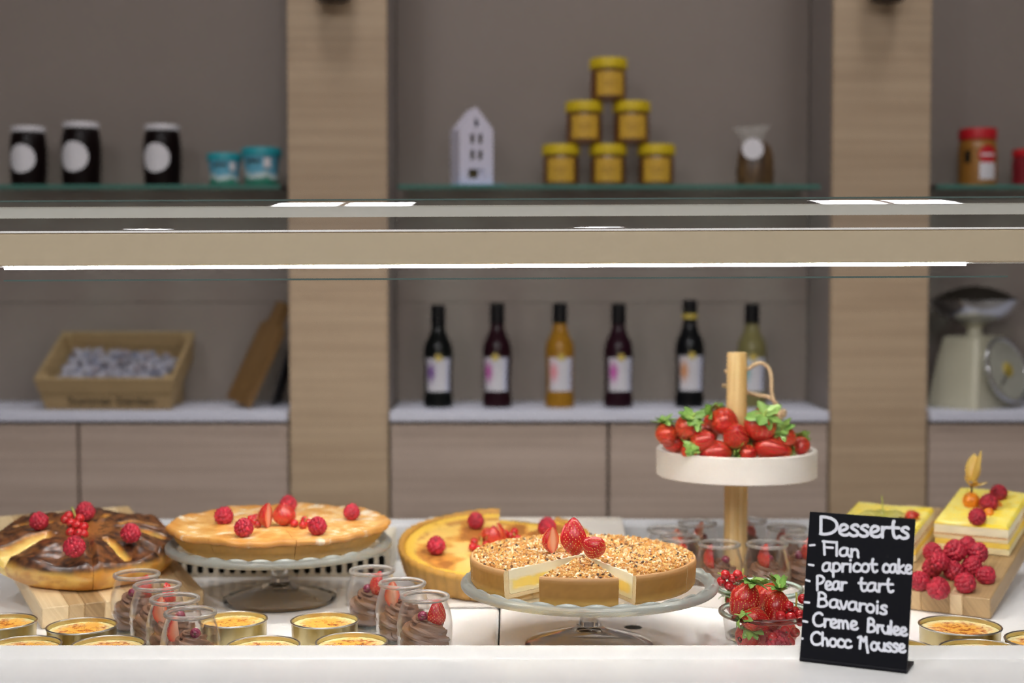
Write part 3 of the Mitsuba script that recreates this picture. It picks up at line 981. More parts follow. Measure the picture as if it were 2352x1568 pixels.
def flan_fcol(x, y, z, r, th, cut):
    if cut:
        return lerp((0.80, 0.56, 0.16), (0.84, 0.62, 0.22), meshkit.noise(np.stack([x * 200, y * 200, z * 200], -1), 4))
    n1 = meshkit.fbm(np.stack([x * 30, y * 30, z * 3], -1), 4, 55)
    n2 = meshkit.fbm(np.stack([x * 30 + 4, y * 30, z * 3], -1), 3, 57)
    c = lerp((0.80, 0.47, 0.085), (0.84, 0.62, 0.22), n1)
    c = lerp(c, (0.62, 0.27, 0.045), 0.92 * smooth01(0.46, 0.54, n2))
    c = lerp(c, (0.30, 0.10, 0.025), 0.85 * smooth01(0.56, 0.64, n2))
    c = lerp(c, (0.80, 0.52, 0.08), smooth01(FR - 0.030, FR - 0.017, r) * smooth01(0.66, 0.5, n2))
    c = lerp(c, (0.40, 0.14, 0.03), 0.8 * smooth01(FR - 0.034, FR - 0.029, r) * smooth01(FR - 0.020, FR - 0.025, r) * smooth01(0.40, 0.52, n1))
    return lerp(c, (0.80, 0.50, 0.07), smooth01(FR - 0.020, FR - 0.013, r) * 0.8)


fe = [-60, -15, 30, 88.5, 129, 165, 210, 255, 300]
for i, (a, b) in enumerate(zip(fe[:-1], fe[1:])):
    # measured from the right (x), counter-clockwise; the slice at the back (i == 2) has dropped and slid a little
    t0, t1 = math.radians(a) + 0.003, math.radians(b) - 0.003
    mt = FM
    sl = fl + '__slice' + ('' if i == 0 else f'_{i:03d}')
    if i == 2:
        t0, t1 = math.radians(50) + 0.003, math.radians(88.5) - 0.003

        def low_crust(th):
            q = flan_crust(th)
            q[:, 1] = np.minimum(q[:, 1], 0.021)
            return q * np.array([0.985, 1])

        def low_fill(th):
            q = flan_fill(th)
            q[:, 1] = np.minimum(q[:, 1], 0.023 + 0.0012 * math.sin(th * 9))
            return q * np.array([0.985, 1])
        part(sl, 'crust', cply(wedge(low_crust, t0, t1, 40, flan_ccol), 'vc_bake'), mt)
        part(sl, 'filling', cply(wedge(low_fill, t0, t1, 40, flan_fcol), 'vc_satin'), mt, label='sunken slice of custard')
        continue
    if i == 1:
        t1 = math.radians(50) - 0.003
    part(sl, 'crust', cply(wedge(flan_crust, t0, t1, 56, flan_ccol), 'vc_bake'), mt, label='fluted brown crust')
    part(sl, 'filling', cply(wedge(flan_fill, t0, t1, 44, flan_fcol), 'vc_satin'), mt, label='yellow baked custard with brown patches')
FTOP = FH - 0.0068


def flan_at(x, y, dz=0.0):
    o = (FM @ np.array([0, 0, FTOP, 1]))[:3]
    return hit(x, y, o, fn) + fn * dz


# ------------------------------------------------------------------ wooden boards leaning on the rear ledge
def wood_fn(c0, c1, seed):
    def fn(p, n, uv):
        g = fbm(uv.x * 420 + seed * 31, uv.y * 9.0, seed * 1.0, octaves=3)
        s = noise(uv.x * 60 + seed * 7, uv.y * 3.0, 2.0)
        return mix(c0, c1, smoothstep(0.2, 0.8, 0.6 * g + 0.4 * s))
    return fn


WOODS = []
for i, (c0, c1) in enumerate([((0.43, 0.29, 0.145), (0.55, 0.40, 0.22)), ((0.60, 0.44, 0.24), (0.72, 0.56, 0.34)), ((0.26, 0.16, 0.07), (0.38, 0.25, 0.12))]):
    WOODS.append(pr(f'board_wood_{i}', proc(wood_fn(c0, c1, i + 1.0)), 0.45, 0.4))


def uvbox(x0, x1, y0, y1, z0, z1, mat, bev=0.0012):
    b = box(x0, x1, y0, y1, z0, z1, bev)
    v = b.vertices
    return ply(b, mat, uv=np.stack([v[:, 0] + 0.7 * v[:, 2], v[:, 1]], 1))


def board(corner, yaw, W, L, th, tilt, label, pattern):
    a = math.radians(yaw)
    u = np.array([math.cos(a), math.sin(a), 0])
    wh = np.array([-math.sin(a), math.cos(a), 0])
    w = wh * math.cos(tilt) + np.array([0, 0, math.sin(tilt)])
    n = np.cross(u, w)
    Fm = frame(corner, u, w, n)
    k = thing('wooden_board', label, 'cutting board', 'laminated wooden boards')
    x = 0.0
    tot = sum(p[0] for p in pattern)
    for wd, mt in pattern:
        wd = wd / tot * W
        part(k, 'stave', uvbox(x + 0.00005, x + wd - 0.00005, 0, L, 0, th, WOODS[mt]), Fm)
        x += wd
    return k, Fm


BT = 0.027
lc = at_z(95, 1446, ZD)
LBK, LBF = board([lc[0], lc[1], ZD + 0.0008], 30, 0.205, 0.375, BT, math.radians(9.0), 'thick striped wooden board on the left, carrying the dark apricot cake',
                 [(34, 1), (20, 0), (26, 2), (34, 1), (24, 0), (30, 2), (24, 1), (20, 0)])
rc = at_z(2276, 1423, ZD)
ra = math.radians(-31)
ro = rc - 0.195 * np.array([math.cos(ra), math.sin(ra), 0])
RBK, RBF = board([ro[0], ro[1], ZD + 0.0008], -31, 0.195, 0.325, BT, math.radians(10.6), 'thick wooden board on the right under the yellow layer cakes and the raspberry heap',
                 [(24, 1), (36, 0), (30, 2), (28, 0), (40, 2), (18, 1), (39, 2)])

# ------------------------------------------------------------------ apricot cake on the left board
AR, AH = 0.1215, 0.049
LN = LBF[:3, 2]
a_o = (LBF @ np.array([0, 0, BT, 1]))[:3]
ac = hit(193, 1290, a_o, LN) + LN * 0.0008
AMx = LBF.copy()
AMx[:3, 3] = ac
AMx = AMx @ M((0, 0, 0), rz=-30)
ap = thing('apricot_cake', 'round glossy dark brown apricot cake with yellow fruit showing, on the left wooden board', 'cake')
POCK = np.radians(np.array([-162, -133, -42, 8, 38, 78, 128, 168]))
LOBE = np.radians(np.array([-148, -108, -68, -15, 22, 58, 103, 148]))


def angd(a, b):
    return (np.asarray(a) - b + PI) % (2 * PI) - PI


def pocket(r, th):
    """0..1 inside the sunken fruit pockets."""
    out = np.zeros(np.broadcast(r, th).shape)
    for q, p in enumerate(POCK):
        d = np.abs(angd(th, p)) * np.maximum(r, 0.02)
        wid = 0.0125 if q == 1 else 0.0068
        out = np.maximum(out, smooth01(wid, wid * 0.45, d) * smooth01(0.045, 0.06, r) * (1 if q == 1 else smooth01(0.108, 0.098, r)))
    return out


CUTS_ = np.radians(np.array([-129, -68, -20, 23, 62, 103, 148, 190]))


def apricot_loop(th):
    s = np.linspace(0, 1, 60)
    R = AR * (1 + 0.025 * math.cos(th * 5 + 0.7) * 0.4 + 0.012 * math.sin(th * 9))
    side = s[:22] / s[21]
    ang = -0.45 * PI + side * (0.45 * PI + 0.28 * PI)
    rs = R * 0.865 + 0.135 * R * np.cos(ang)
    zs = 0.0215 + 0.0210 * np.sin(ang)
    zs = zs - zs[0]
    q = np.linspace(0, 1, 39)[1:]
    rt = rs[-1] * (1 - q)
    zt_ = zs[-1] + (AH - zs[-1]) * smooth01(0, 0.45, q) - 0.006 * smooth01(0.55, 1, q)
    r = np.r_[0.0015, rs, np.maximum(rt, 0.0015)]
    z = np.r_[0, zs, zt_]
    rel = r / R
    up = smooth01(0.016, 0.032, z)
    sw = sum(np.exp(-(angd(th, l) / 0.24) ** 2) for l in LOBE)
    z = z + up * 0.0085 * (sw - 0.55) * smooth01(0.30, 0.8, rel)
    pk = pocket(r, np.full(len(r), th))
    z = z - up * 0.0125 * pk
    cutd = min(abs(float(angd(th, c_))) for c_ in CUTS_)
    z = z - up * 0.006 * np.exp(-(cutd * r / 0.0045) ** 2) * smooth01(0.2, 0.6, rel)
    nz = meshkit.fbm(np.stack([r * math.cos(th) * 70, r * math.sin(th) * 70, z * 40], -1), 3, 71) - 0.5
    return np.stack([r, np.maximum(z + up * 0.004 * nz, 0)], 1)


def apricot_col(x, y, z, r, th, cut):
    n1 = meshkit.fbm(np.stack([x * 55, y * 55, z * 55], -1), 4, 72)
    n2 = meshkit.fbm(np.stack([x * 170, y * 170, z * 170], -1), 3, 73)
    if cut:
        return lerp((0.80, 0.55, 0.20), (0.60, 0.30, 0.06), n1)
    gold = lerp((0.50, 0.22, 0.030), (0.70, 0.44, 0.10), smooth01(0.35, 0.65, n1))
    brown = lerp((0.024, 0.008, 0.004), (0.135, 0.046, 0.012), smooth01(0.3, 0.75, n2))
    dark = smooth01(0.022, 0.031, z + 0.012 * (n1 - 0.5))
    c = lerp(gold, brown, dark)
    c = lerp(c, (0.26, 0.10, 0.025), 0.8 * smooth01(0.055, 0.02, r) * (n2 > 0.35))
    pk = pocket(r, th)
    c = lerp(c, (0.55, 0.22, 0.035), smooth01(0.02, 0.25, pk))
    c = lerp(c, (0.80, 0.58, 0.16), smooth01(0.25, 0.6, pk))
    return lerp(c, (0.66, 0.36, 0.10), smooth01(0.004, 0.0, z) * 0.5)


cuts = np.radians(np.array([-129, -68, -20, 23, 62, 103, 148, 190, 231]))
for i in range(8):
    g = 0.0025
    sl = ap + '__slice' + ('' if i == 0 else f'_{i:03d}')
    part(ap, 'slice', cply(wedge(apricot_loop, cuts[i] + g, cuts[i + 1] - g, 44, apricot_col), 'vc_glaze'), AMx)


def apr_at(x, y, dz):
    """on the cake's top, about its lobes' height."""
    o = (AMx @ np.array([0, 0, AH, 1]))[:3]
    return hit(x, y, o, LN) + LN * dz

# ------------------------------------------------------------------ berries on the cakes
UPZ = np.array([0, 0, 1.0])


def basis(n, roll=0.0, s=1.0, p=(0, 0, 0)):
    return axis_matrix(p, n, roll, s)


def rasp_on(pt_, n, label, group, s=1.0, lean=(0, 0), roll=0.0):
    d = np.array(n, float) + np.array([lean[0], lean[1], 0])
    return raspberry(basis(d, roll, s, pt_), label, group)


g = 'raspberries on the apricot cake'
for (x, y), lb, s in (((90, 1215), 'raspberry on the left side of the apricot cake', 1.0), ((196, 1193), 'raspberry behind the redcurrants on the apricot cake', 1.06),
                      ((171, 1277), 'raspberry nearest the viewer on the apricot cake', 1.12), ((300, 1244), 'raspberry on the right side of the apricot cake', 1.06)):
    rasp_on(apr_at(x, y, 0.0005), LN, lb, g, s, (0, -0.12))

c0 = apr_at(172, 1228, 0.0)
bp = [(158, 1184), (163, 1200), (150, 1192), (183, 1190), (176, 1205), (193, 1209), (162, 1222), (181, 1224), (192, 1226)]
pts = []
for i, (x, y) in enumerate(bp):
    p = hit(x, y, c0 + np.array([0, 0.004 - 0.005 * (i >= 6) + (0.006 if i in (0, 2, 3) else 0), 0]), np.array([0, 0.92, -0.38]))
    pts.append(p)
currant_bunch(pts, [pts[0] + [0.004, 0, 0.012], pts[3] + [-0.006, 0, 0.004], pts[4] + [0, 0.003, 0], pts[7] + [-0.002, 0.004, 0]], 'redcurrant sprig in the middle of the apricot cake', 'redcurrant sprigs', 0.0062)


def ptp(x, y, dz=0.0):
    return at_z(x, y, PTZ + dz)


g = 'raspberries on the pear tart'
for (x, y), lb, s, ln in (((507, 1201), 'raspberry far left on the pear tart', 1.04, (0.5, -0.3)), ((559, 1230), 'raspberry front left on the pear tart', 1.0, (0.1, -0.25)), ((662, 1176), 'raspberry at the back of the pear tart behind the cut strawberry', 1.0, (0, 0)),
                          ((729, 1226), 'raspberry front right on the pear tart', 0.98, (0.05, -0.2)), ((806, 1193), 'raspberry far right on the pear tart', 0.92, (0.1, 0))):
    rasp_on(ptp(x, y), UPZ, lb, g, s, ln)
sp = ptp(617, 1212)
straw_piece(M(sp, rz=78, s=0.98), 'half strawberry standing left of centre on the pear tart, cut face to the right', 'cut strawberries on the pear tart', 0)
sp = ptp(655, 1207)
straw_piece(M(sp, rz=172, rx=-10, s=1.08), 'half strawberry standing right of centre on the pear tart, skin outward', 'cut strawberries on the pear tart', 2)
for nm, px, st in (('redcurrants left of the cut strawberries on the pear tart', [(577, 1194), (588, 1191), (592, 1206), (606, 1176), (584, 1200)], [(596, 1188), (590, 1196), (585, 1200)]),
                   ('redcurrants right of the cut strawberries on the pear tart', [(676, 1205), (696, 1208), (700, 1197), (709, 1203)], [(705, 1190), (704, 1197), (700, 1203)])):
    q = [ptp(x, y + 6) + np.array([0, 0, 0.0052]) for x, y in px]
    if 'left' in nm:
        q[3] = ptp(608, 1196) + np.array([0, 0.006, 0.012])
    currant_bunch(q, [ptp(x, y + 9) + np.array([0, 0.002, 0.008]) for x, y in st], nm, 'redcurrant sprigs', 0.0055)

g = 'raspberries on the custard flan'
for (x, y), lb, s in (((1092, 1213), 'raspberry at the back left on the custard flan', 1.0), ((1001, 1272), 'raspberry at the front left on the custard flan', 1.06), ((1256, 1229), 'raspberry on the right side of the custard flan', 1.1)):
    rasp_on(flan_at(x, y, 0.0), fn, lb, g, s, (0.05, 0.1))
for (x, y), rz, kd, lb in (((1106, 1247), 70, 2, 'strawberry half lying cut side up on the custard flan'), ((1133, 1256), -120, 1, 'strawberry piece standing in the middle of the custard flan'), ((1141, 1250), -30, 1, 'strawberry piece standing right of the middle on the custard flan')):
    p = flan_at(x, y, 0.0)
    straw_piece(axis_matrix(p, fn, rz, 0.85) if kd == 1 else axis_matrix(p + fn * 0.006, np.array([0.9, 0.3, 0.45]), rz, 0.8), lb, 'cut strawberries on the custard flan', kd)
for nm, px, st in (('redcurrant sprig left of the strawberry pieces on the custard flan', [(1109, 1235), (1089, 1248), (1117, 1254), (1085, 1260), (1098, 1264)], [(1104, 1238), (1106, 1250), (1098, 1262)]),
                   ('redcurrant sprig right of the strawberry pieces on the custard flan', [(1160, 1228), (1157, 1238), (1173, 1233), (1182, 1224), (1189, 1240)], [(1178, 1230), (1184, 1238), (1192, 1243)])):
    currant_bunch([flan_at(x, y + 5, 0.0056) for x, y in px], [flan_at(x, y + 5, 0.008) for x, y in st], nm, 'redcurrant sprigs', 0.0056)

g = 'cut strawberries on the cheesecake'
for (x, y), rz, ry, kd, s, lb in (((1272, 1270), 58, -6, 0, 0.93, 'strawberry half on the left of the cheesecake centre, cut face to the right'), ((1300, 1258), -120, 0, 2, 1.0, 'strawberry half mostly hidden at the back of the cheesecake centre'),
                                  ((1321, 1276), 212, 3, 1, 1.2, 'tall pointed strawberry piece in the middle of the cheesecake'), ((1375, 1267), 190, 6, 2, 0.92, 'broad strawberry piece on the right of the cheesecake centre')):
    straw_piece(M(at_z(x, y, CTZ), rz=rz, ry=ry, s=s) if 'broad' not in lb else axis_matrix(at_z(1390, y, CTZ + 0.011), np.array([-0.88, -0.05, 0.48]), 150, 1.0), lb, g, kd)

# ------------------------------------------------------------------ glass jars of chocolate mousse
jar_prof = np.array([(0, 0.0), (0.0268, 0.0), (0.0285, 0.0012), (0.0297, 0.004), (0.0305, 0.010), (0.0315, 0.020), (0.0319, 0.0265), (0.0326, 0.0280), (0.0320, 0.0295), (0.0321, 0.036), (0.0316, 0.043), (0.0303, 0.050), (0.0284, 0.0570), (0.0266, 0.0630), (0.0256, 0.0678)])
jb = lathe(spline(np.pad(jar_prof, ((0, 0), (0, 0)))[1:], 50), 56)
jv = jb.vertices
ji = lathe(spline(np.array([(0.0255, 0.0062), (0.0283, 0.010), (0.0297, 0.020), (0.0302, 0.030), (0.0301, 0.043), (0.0289, 0.050), (0.0271, 0.0570), (0.0253, 0.0630), (0.0244, 0.0678)]), 40), 56)
JAR_BODY = ply(join(jb, ji), 'glass_thin', True)
tor = []
for cr, zz_, rr_ in ((0.0264, 0.0702, 0.0026),):
    a = np.linspace(0, 2 * PI, 17)[:-1]
    ring_ = np.stack([cr + rr_ * np.cos(a) * 0.85, zz_ + rr_ * np.sin(a)], 1)
    th = np.arange(72) * 2 * PI / 72
    V = np.stack([ring_[None, :, 0] * np.cos(th)[:, None], ring_[None, :, 0] * np.sin(th)[:, None], np.repeat(ring_[None, :, 1], 72, 0)], -1).reshape(-1, 3)
    t_ = trimesh.Trimesh(V, grid_faces(72, 16, True, True), process=False)
    if t_.volume < 0:
        t_.invert()
    tor.append(t_)
JAR_RIM = ply(join(tor), 'glass_rim_clear', True)
jbase = lathe([(0, 0.0006), (0.0262, 0.0006), (0.0278, 0.0016), (0.0284, 0.004), (0.0250, 0.0052), (0, 0.0056)], 56)
bsdf('glass_base', {'type': 'dielectric', 'int_ior': 1.5, 'ext_ior': 1.0, 'specular_transmittance': rgb(0.9, 0.96, 0.92)})
JAR_BASE = ply(jbase, 'glass_base', 35)
pr('mousse_brown', (0.150, 0.074, 0.042), 0.32, 0.5)


def mousse_mesh(seed):
    r = np.random.RandomState(seed)
    n = 150
    s = np.linspace(0, 1, n)
    turns = 2.9
    a = s * turns * 2 * PI + r.uniform(0, 6)
    z = 0.0145 + 0.036 * s ** 1.05
    R = np.where(s < 0.42, 0.0150, 0.0150 * np.clip((1 - s) / 0.58, 0, 1) ** 0.85)
    p = np.stack([R * np.cos(a), R * np.sin(a), z], 1)
    rad = np.where(s < 0.5, 0.0112, 0.0112 - 0.0092 * ((s - 0.5) / 0.5) ** 1.3)
    rad *= 1 + 0.05 * np.sin(s * 40 + seed)
    rope = tube(p, rad, 30, section=lambda x: 1 + 0.20 * math.cos(6 * x), twist=turns * 2.4 * PI)
    core = lathe([(0, 0.0066), (0.024, 0.0066), (0.0262, 0.010), (0.0268, 0.016), (0.024, 0.024), (0.015, 0.032), (0, 0.040)], 30)
    v = core.vertices
    v[:] += 0.0012 * (meshkit.noise(v * 160, seed)[:, None] - 0.5) * np.array([1, 1, 1])
    v[:, 2] = np.maximum(v[:, 2], 0.0062)
    # keep the piping inside the glass
    w = rope.vertices
    rr = np.hypot(w[:, 0], w[:, 1])
    lim = np.interp(w[:, 2], [0.006, 0.02, 0.036, 0.05, 0.06], [0.0272, 0.0296, 0.0300, 0.0283, 0.0250]) - 0.0008
    f = np.minimum(1, lim / np.maximum(rr, 1e-6))
    w[:, :2] *= f[:, None]
    w[:, 2] = np.maximum(w[:, 2], 0.0064)
    return join(core, rope)


MOUSSE = [ply(mousse_mesh(i), 'mousse_brown', 60) for i in range(3)]
JAR_STRAW = [cply(straw_cut(0.036, 0.0135, 0.0, PI * f, 5 + i), 'vc_fruit') for i, f in enumerate((0.62, 0.9, 0.5))]
pr('dark_currant', (0.16, 0.008, 0.04), 0.12, 0.6, clear=1.0, cgloss=0.98)
P_DC = ply(trimesh.creation.icosphere(3, 0.0056), 'dark_currant', True)
JARS = [
    # x, y of the rim's middle, floor height, label, rotation, strawberry (azimuth), currant azimuth
    (314, 1318, ZD, 'rearmost of the four jars in the left row', 10, 40, 250),
    (361, 1343, ZD, 'second from the back of the four jars in the left row', 70, 60, 20),
    (401, 1374, ZD, 'third from the back of the four jars in the left row', 140, 205, 60),
    (437, 1406, ZD, 'front jar of the four in the left row', 200, 190, 320),
    (854, 1309, ZD, 'rearmost of the three jars in the middle row', 30, 330, 240),
    (924, 1338, ZD, 'middle one of the three jars in the middle row', 95, 220, 130),
    (976, 1368, ZD, 'front jar of the three in the middle row', 300, 350, 255),
    (1533, 1216, None, 'far left jar on the round tray, behind the cheesecake', 0, 20, 100),
    (1602, 1200, None, 'back left jar on the round tray, left of the pole', 50, 300, 0),
    (1561, 1234, None, 'left jar on the round tray, nearest the cheesecake', 80, 90, 200),
    (1647, 1252, None, 'front jar on the round tray, left of the pole', 120, 220, 340),
    (1766, 1251, None, 'front jar on the round tray, right of the pole', 160, 260, 60),
    (1716, 1195, None, 'rearmost jar on the round tray, half hidden by the pole', 210, 80, 200),
    (1807, 1210, None, 'back right jar on the round tray', 250, 250, 60),
    (1838, 1236, None, 'far right jar on the round tray, beside the dessert sign', 300, 330, 250)]
TRAYFLOOR = ZD + 0.0072
for i, (x, y, zf, wh, rz, sa, ca) in enumerate(JARS):
    tray = zf is None
    z0 = (TRAYFLOOR if tray else ZD) + 0.0004
    p = at_z(x, y, z0 + 0.071)
    p[2] = z0
    if tray:
        cxy = np.array([at_y(1690, 1200, 1.965)[0], 1.965])
        off = p[:2] - cxy
        p[:2] = cxy + off * min(1.0, 0.1008 / np.linalg.norm(off))
    m = M(p, rz=rz)
    G = 'mousse jars on the round tray' if tray else 'mousse jars on the deck'
    k = thing('glass_jar', 'clear glass jar, ' + wh, 'jar', G)
    part(k, 'body', JAR_BODY, m)
    part(k, 'rim', JAR_RIM, m)
    part(k, 'base', JAR_BASE, m)
    k = thing('chocolate_mousse', 'chocolate mousse in the ' + wh, 'mousse', 'piped mousses')
    put(k, MOUSSE[i % 3], m)
    a = math.radians(sa)
    e = np.array([math.cos(a), math.sin(a), 0])
    k = thing('strawberry_piece', 'strawberry slice in the ' + wh, 'strawberry', 'strawberry slices in the jars')
    hz = 0.0385 + 0.003 * (i % 3)
    put(k, JAR_STRAW[i % 3], axis_matrix(p + e * 0.0105 + np.array([0, 0, hz - 0.005]), e * 0.10 + np.array([0, 0, 1.0]), sa + 160 + 40 * (i % 4), 0.98))
    a = math.radians(ca)
    e = np.array([math.cos(a), math.sin(a), 0])
    k = thing('redcurrant', 'dark redcurrant in the ' + wh, 'redcurrant', 'single currants in the jars')
    mc_ = M(p + e * 0.0085 + np.array([0, 0, 0.0495]))
    part(k, 'berry', P_DC, mc_)
    part(k, 'tip', P_CT, mc_ @ trimesh.geometry.align_vectors([0, 0, -1], [0.1, -1, 0.1]))

# ------------------------------------------------------------------ creme brulee tins
TR, TH_ = 0.0398, 0.0300
to = [(0, 0), (TR * 0.955, 0), (TR * 0.965, 0.0012), (TR * 0.985, TH_ - 0.001), (TR * 0.975, TH_ - 0.0011), (TR * 0.955, 0.0016), (0, 0.0014)]
TIN_BODY = ply(lathe(to, 72), 'tin_gold', 35)
a = np.linspace(0, 2 * PI, 11)[:-1]
rg = np.stack([TR * 0.992 + 0.0011 * np.cos(a), TH_ - 0.0006 + 0.0011 * np.sin(a)], 1)
th = np.arange(80) * 2 * PI / 80
V = np.stack([rg[None, :, 0] * np.cos(th)[:, None], rg[None, :, 0] * np.sin(th)[:, None], np.repeat(rg[None, :, 1], 80, 0)], -1).reshape(-1, 3)
tr_ = trimesh.Trimesh(V, grid_faces(80, 10, True, True), process=False)
if tr_.volume < 0:
    tr_.invert()
TIN_RIM = ply(tr_, 'tin_steel', True)


def brulee_mesh(seed):
    r = np.random.RandomState(seed)
    nr, na = 46, 140
    rr = np.linspace(0.0002, TR * 0.968, nr)
    th = np.arange(na) * 2 * PI / na
    X, Y = rr[:, None] * np.cos(th), rr[:, None] * np.sin(th)
    o = r.uniform(0, 50, 2)
    P3 = np.stack([X * 62 + o[0], Y * 62 + o[1], 0 * X], -1)
    n1 = meshkit.fbm(P3, 4, seed)
    n2 = meshkit.fbm(P3 * 4.5, 3, seed + 9)
    n3 = meshkit.noise(P3 * 22, seed + 3)
    q = rr[:, None] / TR
    z = 0.0255 + 0.0006 * (n2 - 0.5) + 0.0004 * (n3 - 0.5) - 0.0008 * smooth01(0.8, 1.0, q)
    c = lerp((0.82, 0.70, 0.30), (0.88, 0.82, 0.50), n3)
    amt = smooth01(0.90, 0.40, q + 1.1 * (n1 - 0.5) + 0.8 * (n2 - 0.5))
    c = lerp(c, (0.78, 0.38, 0.04), 0.92 * amt)
    c = lerp(c, (0.58, 0.16, 0.012), smooth01(0.48, 0.62, n2 * 0.5 + n1 * 0.5) * smooth01(0.95, 0.6, q) * 0.9)
    c = lerp(c, (0.17, 0.05, 0.012), smooth01(0.60, 0.69, 0.5 * n2 + 0.2 * n3 + 0.3 * n1) * smooth01(0.9, 0.5, q))
    V = np.stack([X, Y, z], -1).reshape(-1, 3)
    low = np.stack([rr[-1] * np.cos(th) * 0.985, rr[-1] * np.sin(th) * 0.985, np.full(na, 0.0019)], 1)
    V = np.vstack([V, low, [[0, 0, 0.0019]]])
    F = grid_faces(nr, na, False, True)
    j = np.arange(na)
    L0, L1 = (nr - 1) * na, nr * na
    F = np.vstack([F, np.stack([L0 + j, L1 + j, L1 + (j + 1) % na], 1), np.stack([L0 + j, L1 + (j + 1) % na, L0 + (j + 1) % na], 1), np.stack([L1 + j, np.full(na, L1 + na), L1 + (j + 1) % na], 1)])
    m = trimesh.Trimesh(V, F, process=False)
    if m.volume < 0:
        m.invert()
    C = np.vstack([c.reshape(-1, 3), np.tile([0.8, 0.66, 0.3], (na + 1, 1))])
    return m, C


TINS = [(4, 1426, 1.0, 'back tin at the left edge, cut by the picture'), (55, 1480, 1.0, 'front tin at the left edge'), (188, 1436, 1.0, 'back tin in front of the left wooden board'), (248, 1479, 1.0, 'front tin left of the left jar row'),
        (536, 1421, 1.0, 'back tin half behind the front left jar'), (605, 1480, 1.0, 'front tin below the pear tart stand'), (746, 1423, 1.0, 'back tin left of the middle jar row'), (808, 1472, 1.0, 'front tin left of the middle jar row'),
        (2205, 1432, 1.17, 'large back tin below the right wooden board'), (2258, 1489, 1.17, 'large front tin right of the dessert sign'), (2064, 1487, 1.0, 'tin mostly hidden behind the dessert sign'), (2402, 1466, 1.1, 'tin at the right edge, almost out of the picture')]
for i, (x, y, s, wh) in enumerate(TINS):
    p = at_z(x, y, ZD + 0.0004 + TH_ * (1 if s == 1 else 1.05))
    p[2] = ZD + 0.0004
    m = M(p, rz=37 * i, s=(s, s, 1.0))
    k = thing('baking_tin', 'gold-coloured metal ' + wh, 'tin', 'round baking tins')
    part(k, 'body', TIN_BODY, m)
    part(k, 'rim', TIN_RIM, m, label='worn grey steel rim')
    k = thing('creme_brulee', 'burnt-sugar custard in the ' + wh, 'creme brulee', 'creme brulees')
    put(k, cply(brulee_mesh(200 + i), 'vc_satin'), m)

# ------------------------------------------------------------------ two-tier wooden tray stand
POLE = at_z(1690, 1330, ZD)
PYY = 1.965
pcx = at_y(1690, 1200, PYY)[0]


def bamboo_fn(p, n, uv):
    g_ = fbm(p.x * 260, p.y * 260, p.z * 7, octaves=3)
    return mix((0.62, 0.39, 0.135), (0.77, 0.555, 0.28), smoothstep(0.25, 0.75, g_))


pr('bamboo', proc(bamboo_fn), 0.45, 0.4)
ws = thing('tiered_tray_stand', 'two-tier white wooden tray stand on a bare wood pole with a rope loop', 'tray stand')
ztop_ = at_y(1690, 1040, PYY)[2]     # rim of the upper tray, middle
ut_z1 = at_y(1690, 1029, PYY)[2]
ut_z0 = ut_z1 - 0.0375
UR = 0.1117


def tray_mesh(R, h, wall, fl_):
    return lathe([(0, 0), (R - 0.0015, 0), (R, 0.0015), (R, h - 0.0015), (R - 0.0015, h), (R - wall + 0.001, h), (R - wall, h - 0.001), (R - wall, fl_), (0, fl_)], 96)


part(ws, 'tray', ply(tray_mesh(UR, 0.0375, 0.008, 0.008), 'paint_white', 35), M((pcx, PYY, ut_z0)), label='upper white painted tray')
part(ws, 'tray', ply(tray_mesh(0.142, 0.026, 0.008, 0.0066), 'paint_white', 35), M((pcx, PYY, ZD + 0.0003)), label='lower white painted tray')
zpole = at_y(1688, 809, PYY)[2]
part(ws, 'pole', ply(lathe([(0, 0), (0.0162, 0), (0.0162, ut_z0 - TRAYFLOOR - 0.0005), (0, ut_z0 - TRAYFLOOR - 0.0005)], 40), 'bamboo', 35), M((pcx, PYY, TRAYFLOOR)), label='pale turned wood pole')
zu = ut_z0 + 0.0083
part(ws, 'pole', ply(lathe([(0, 0), (0.0150, 0), (0.0140, zpole - zu - 0.001), (0.0128, zpole - zu), (0, zpole - zu)], 40), 'bamboo', 35), M((pcx, PYY, zu)), label='upper pole end above the strawberries')
pr('rope_tan', proc(lambda p, n, uv: mix((0.42, 0.29, 0.16), (0.62, 0.47, 0.30), noise(p.x * 700, p.y * 700, p.z * 700))), 0.8, 0.2)


def rope(path, r=0.0027):
    m = tube(path, r, 14, section=lambda x: 1 + 0.16 * abs(math.cos(1.5 * x)), twist=len(path) * 0.22)
    return m


def pp(x, y, Y=PYY):
    return at_y(x, y, Y)


loop1 = spline([pp(1664, 853, PYY), pp(1690, 852, PYY), pp(1712, 850, PYY - 0.002), pp(1733, 837, PYY - 0.004), pp(1752, 834, PYY - 0.005), pp(1766, 846, PYY - 0.006), pp(1772, 872, PYY - 0.008), pp(1773, 900, PYY - 0.010), pp(1778, 921, PYY - 0.012), pp(1788, 937, PYY - 0.014), pp(1794, 948, PYY - 0.016)], 70)
loop2 = spline([pp(1660, 885, PYY + 0.018), pp(1715, 900, PYY + 0.016), pp(1740, 907, PYY + 0.006), pp(1766, 912, PYY - 0.004), pp(1782, 925, PYY - 0.009), pp(1793, 944, PYY - 0.012)], 50)
part(ws, 'rope', ply(rope(loop1), 'rope_tan', True), label='rope loop through the pole')
part(ws, 'rope', ply(rope(loop2), 'rope_tan', True))
kn = trimesh.creation.icosphere(3, 0.0068)
kn.vertices *= 1 + 0.10 * np.sin(kn.vertices[:, [0]] * 900 + kn.vertices[:, [2]] * 700)
kn.apply_translation(pp(1796, 949, PYY - 0.015))
part(ws, 'knot', ply(kn, 'rope_tan', True))
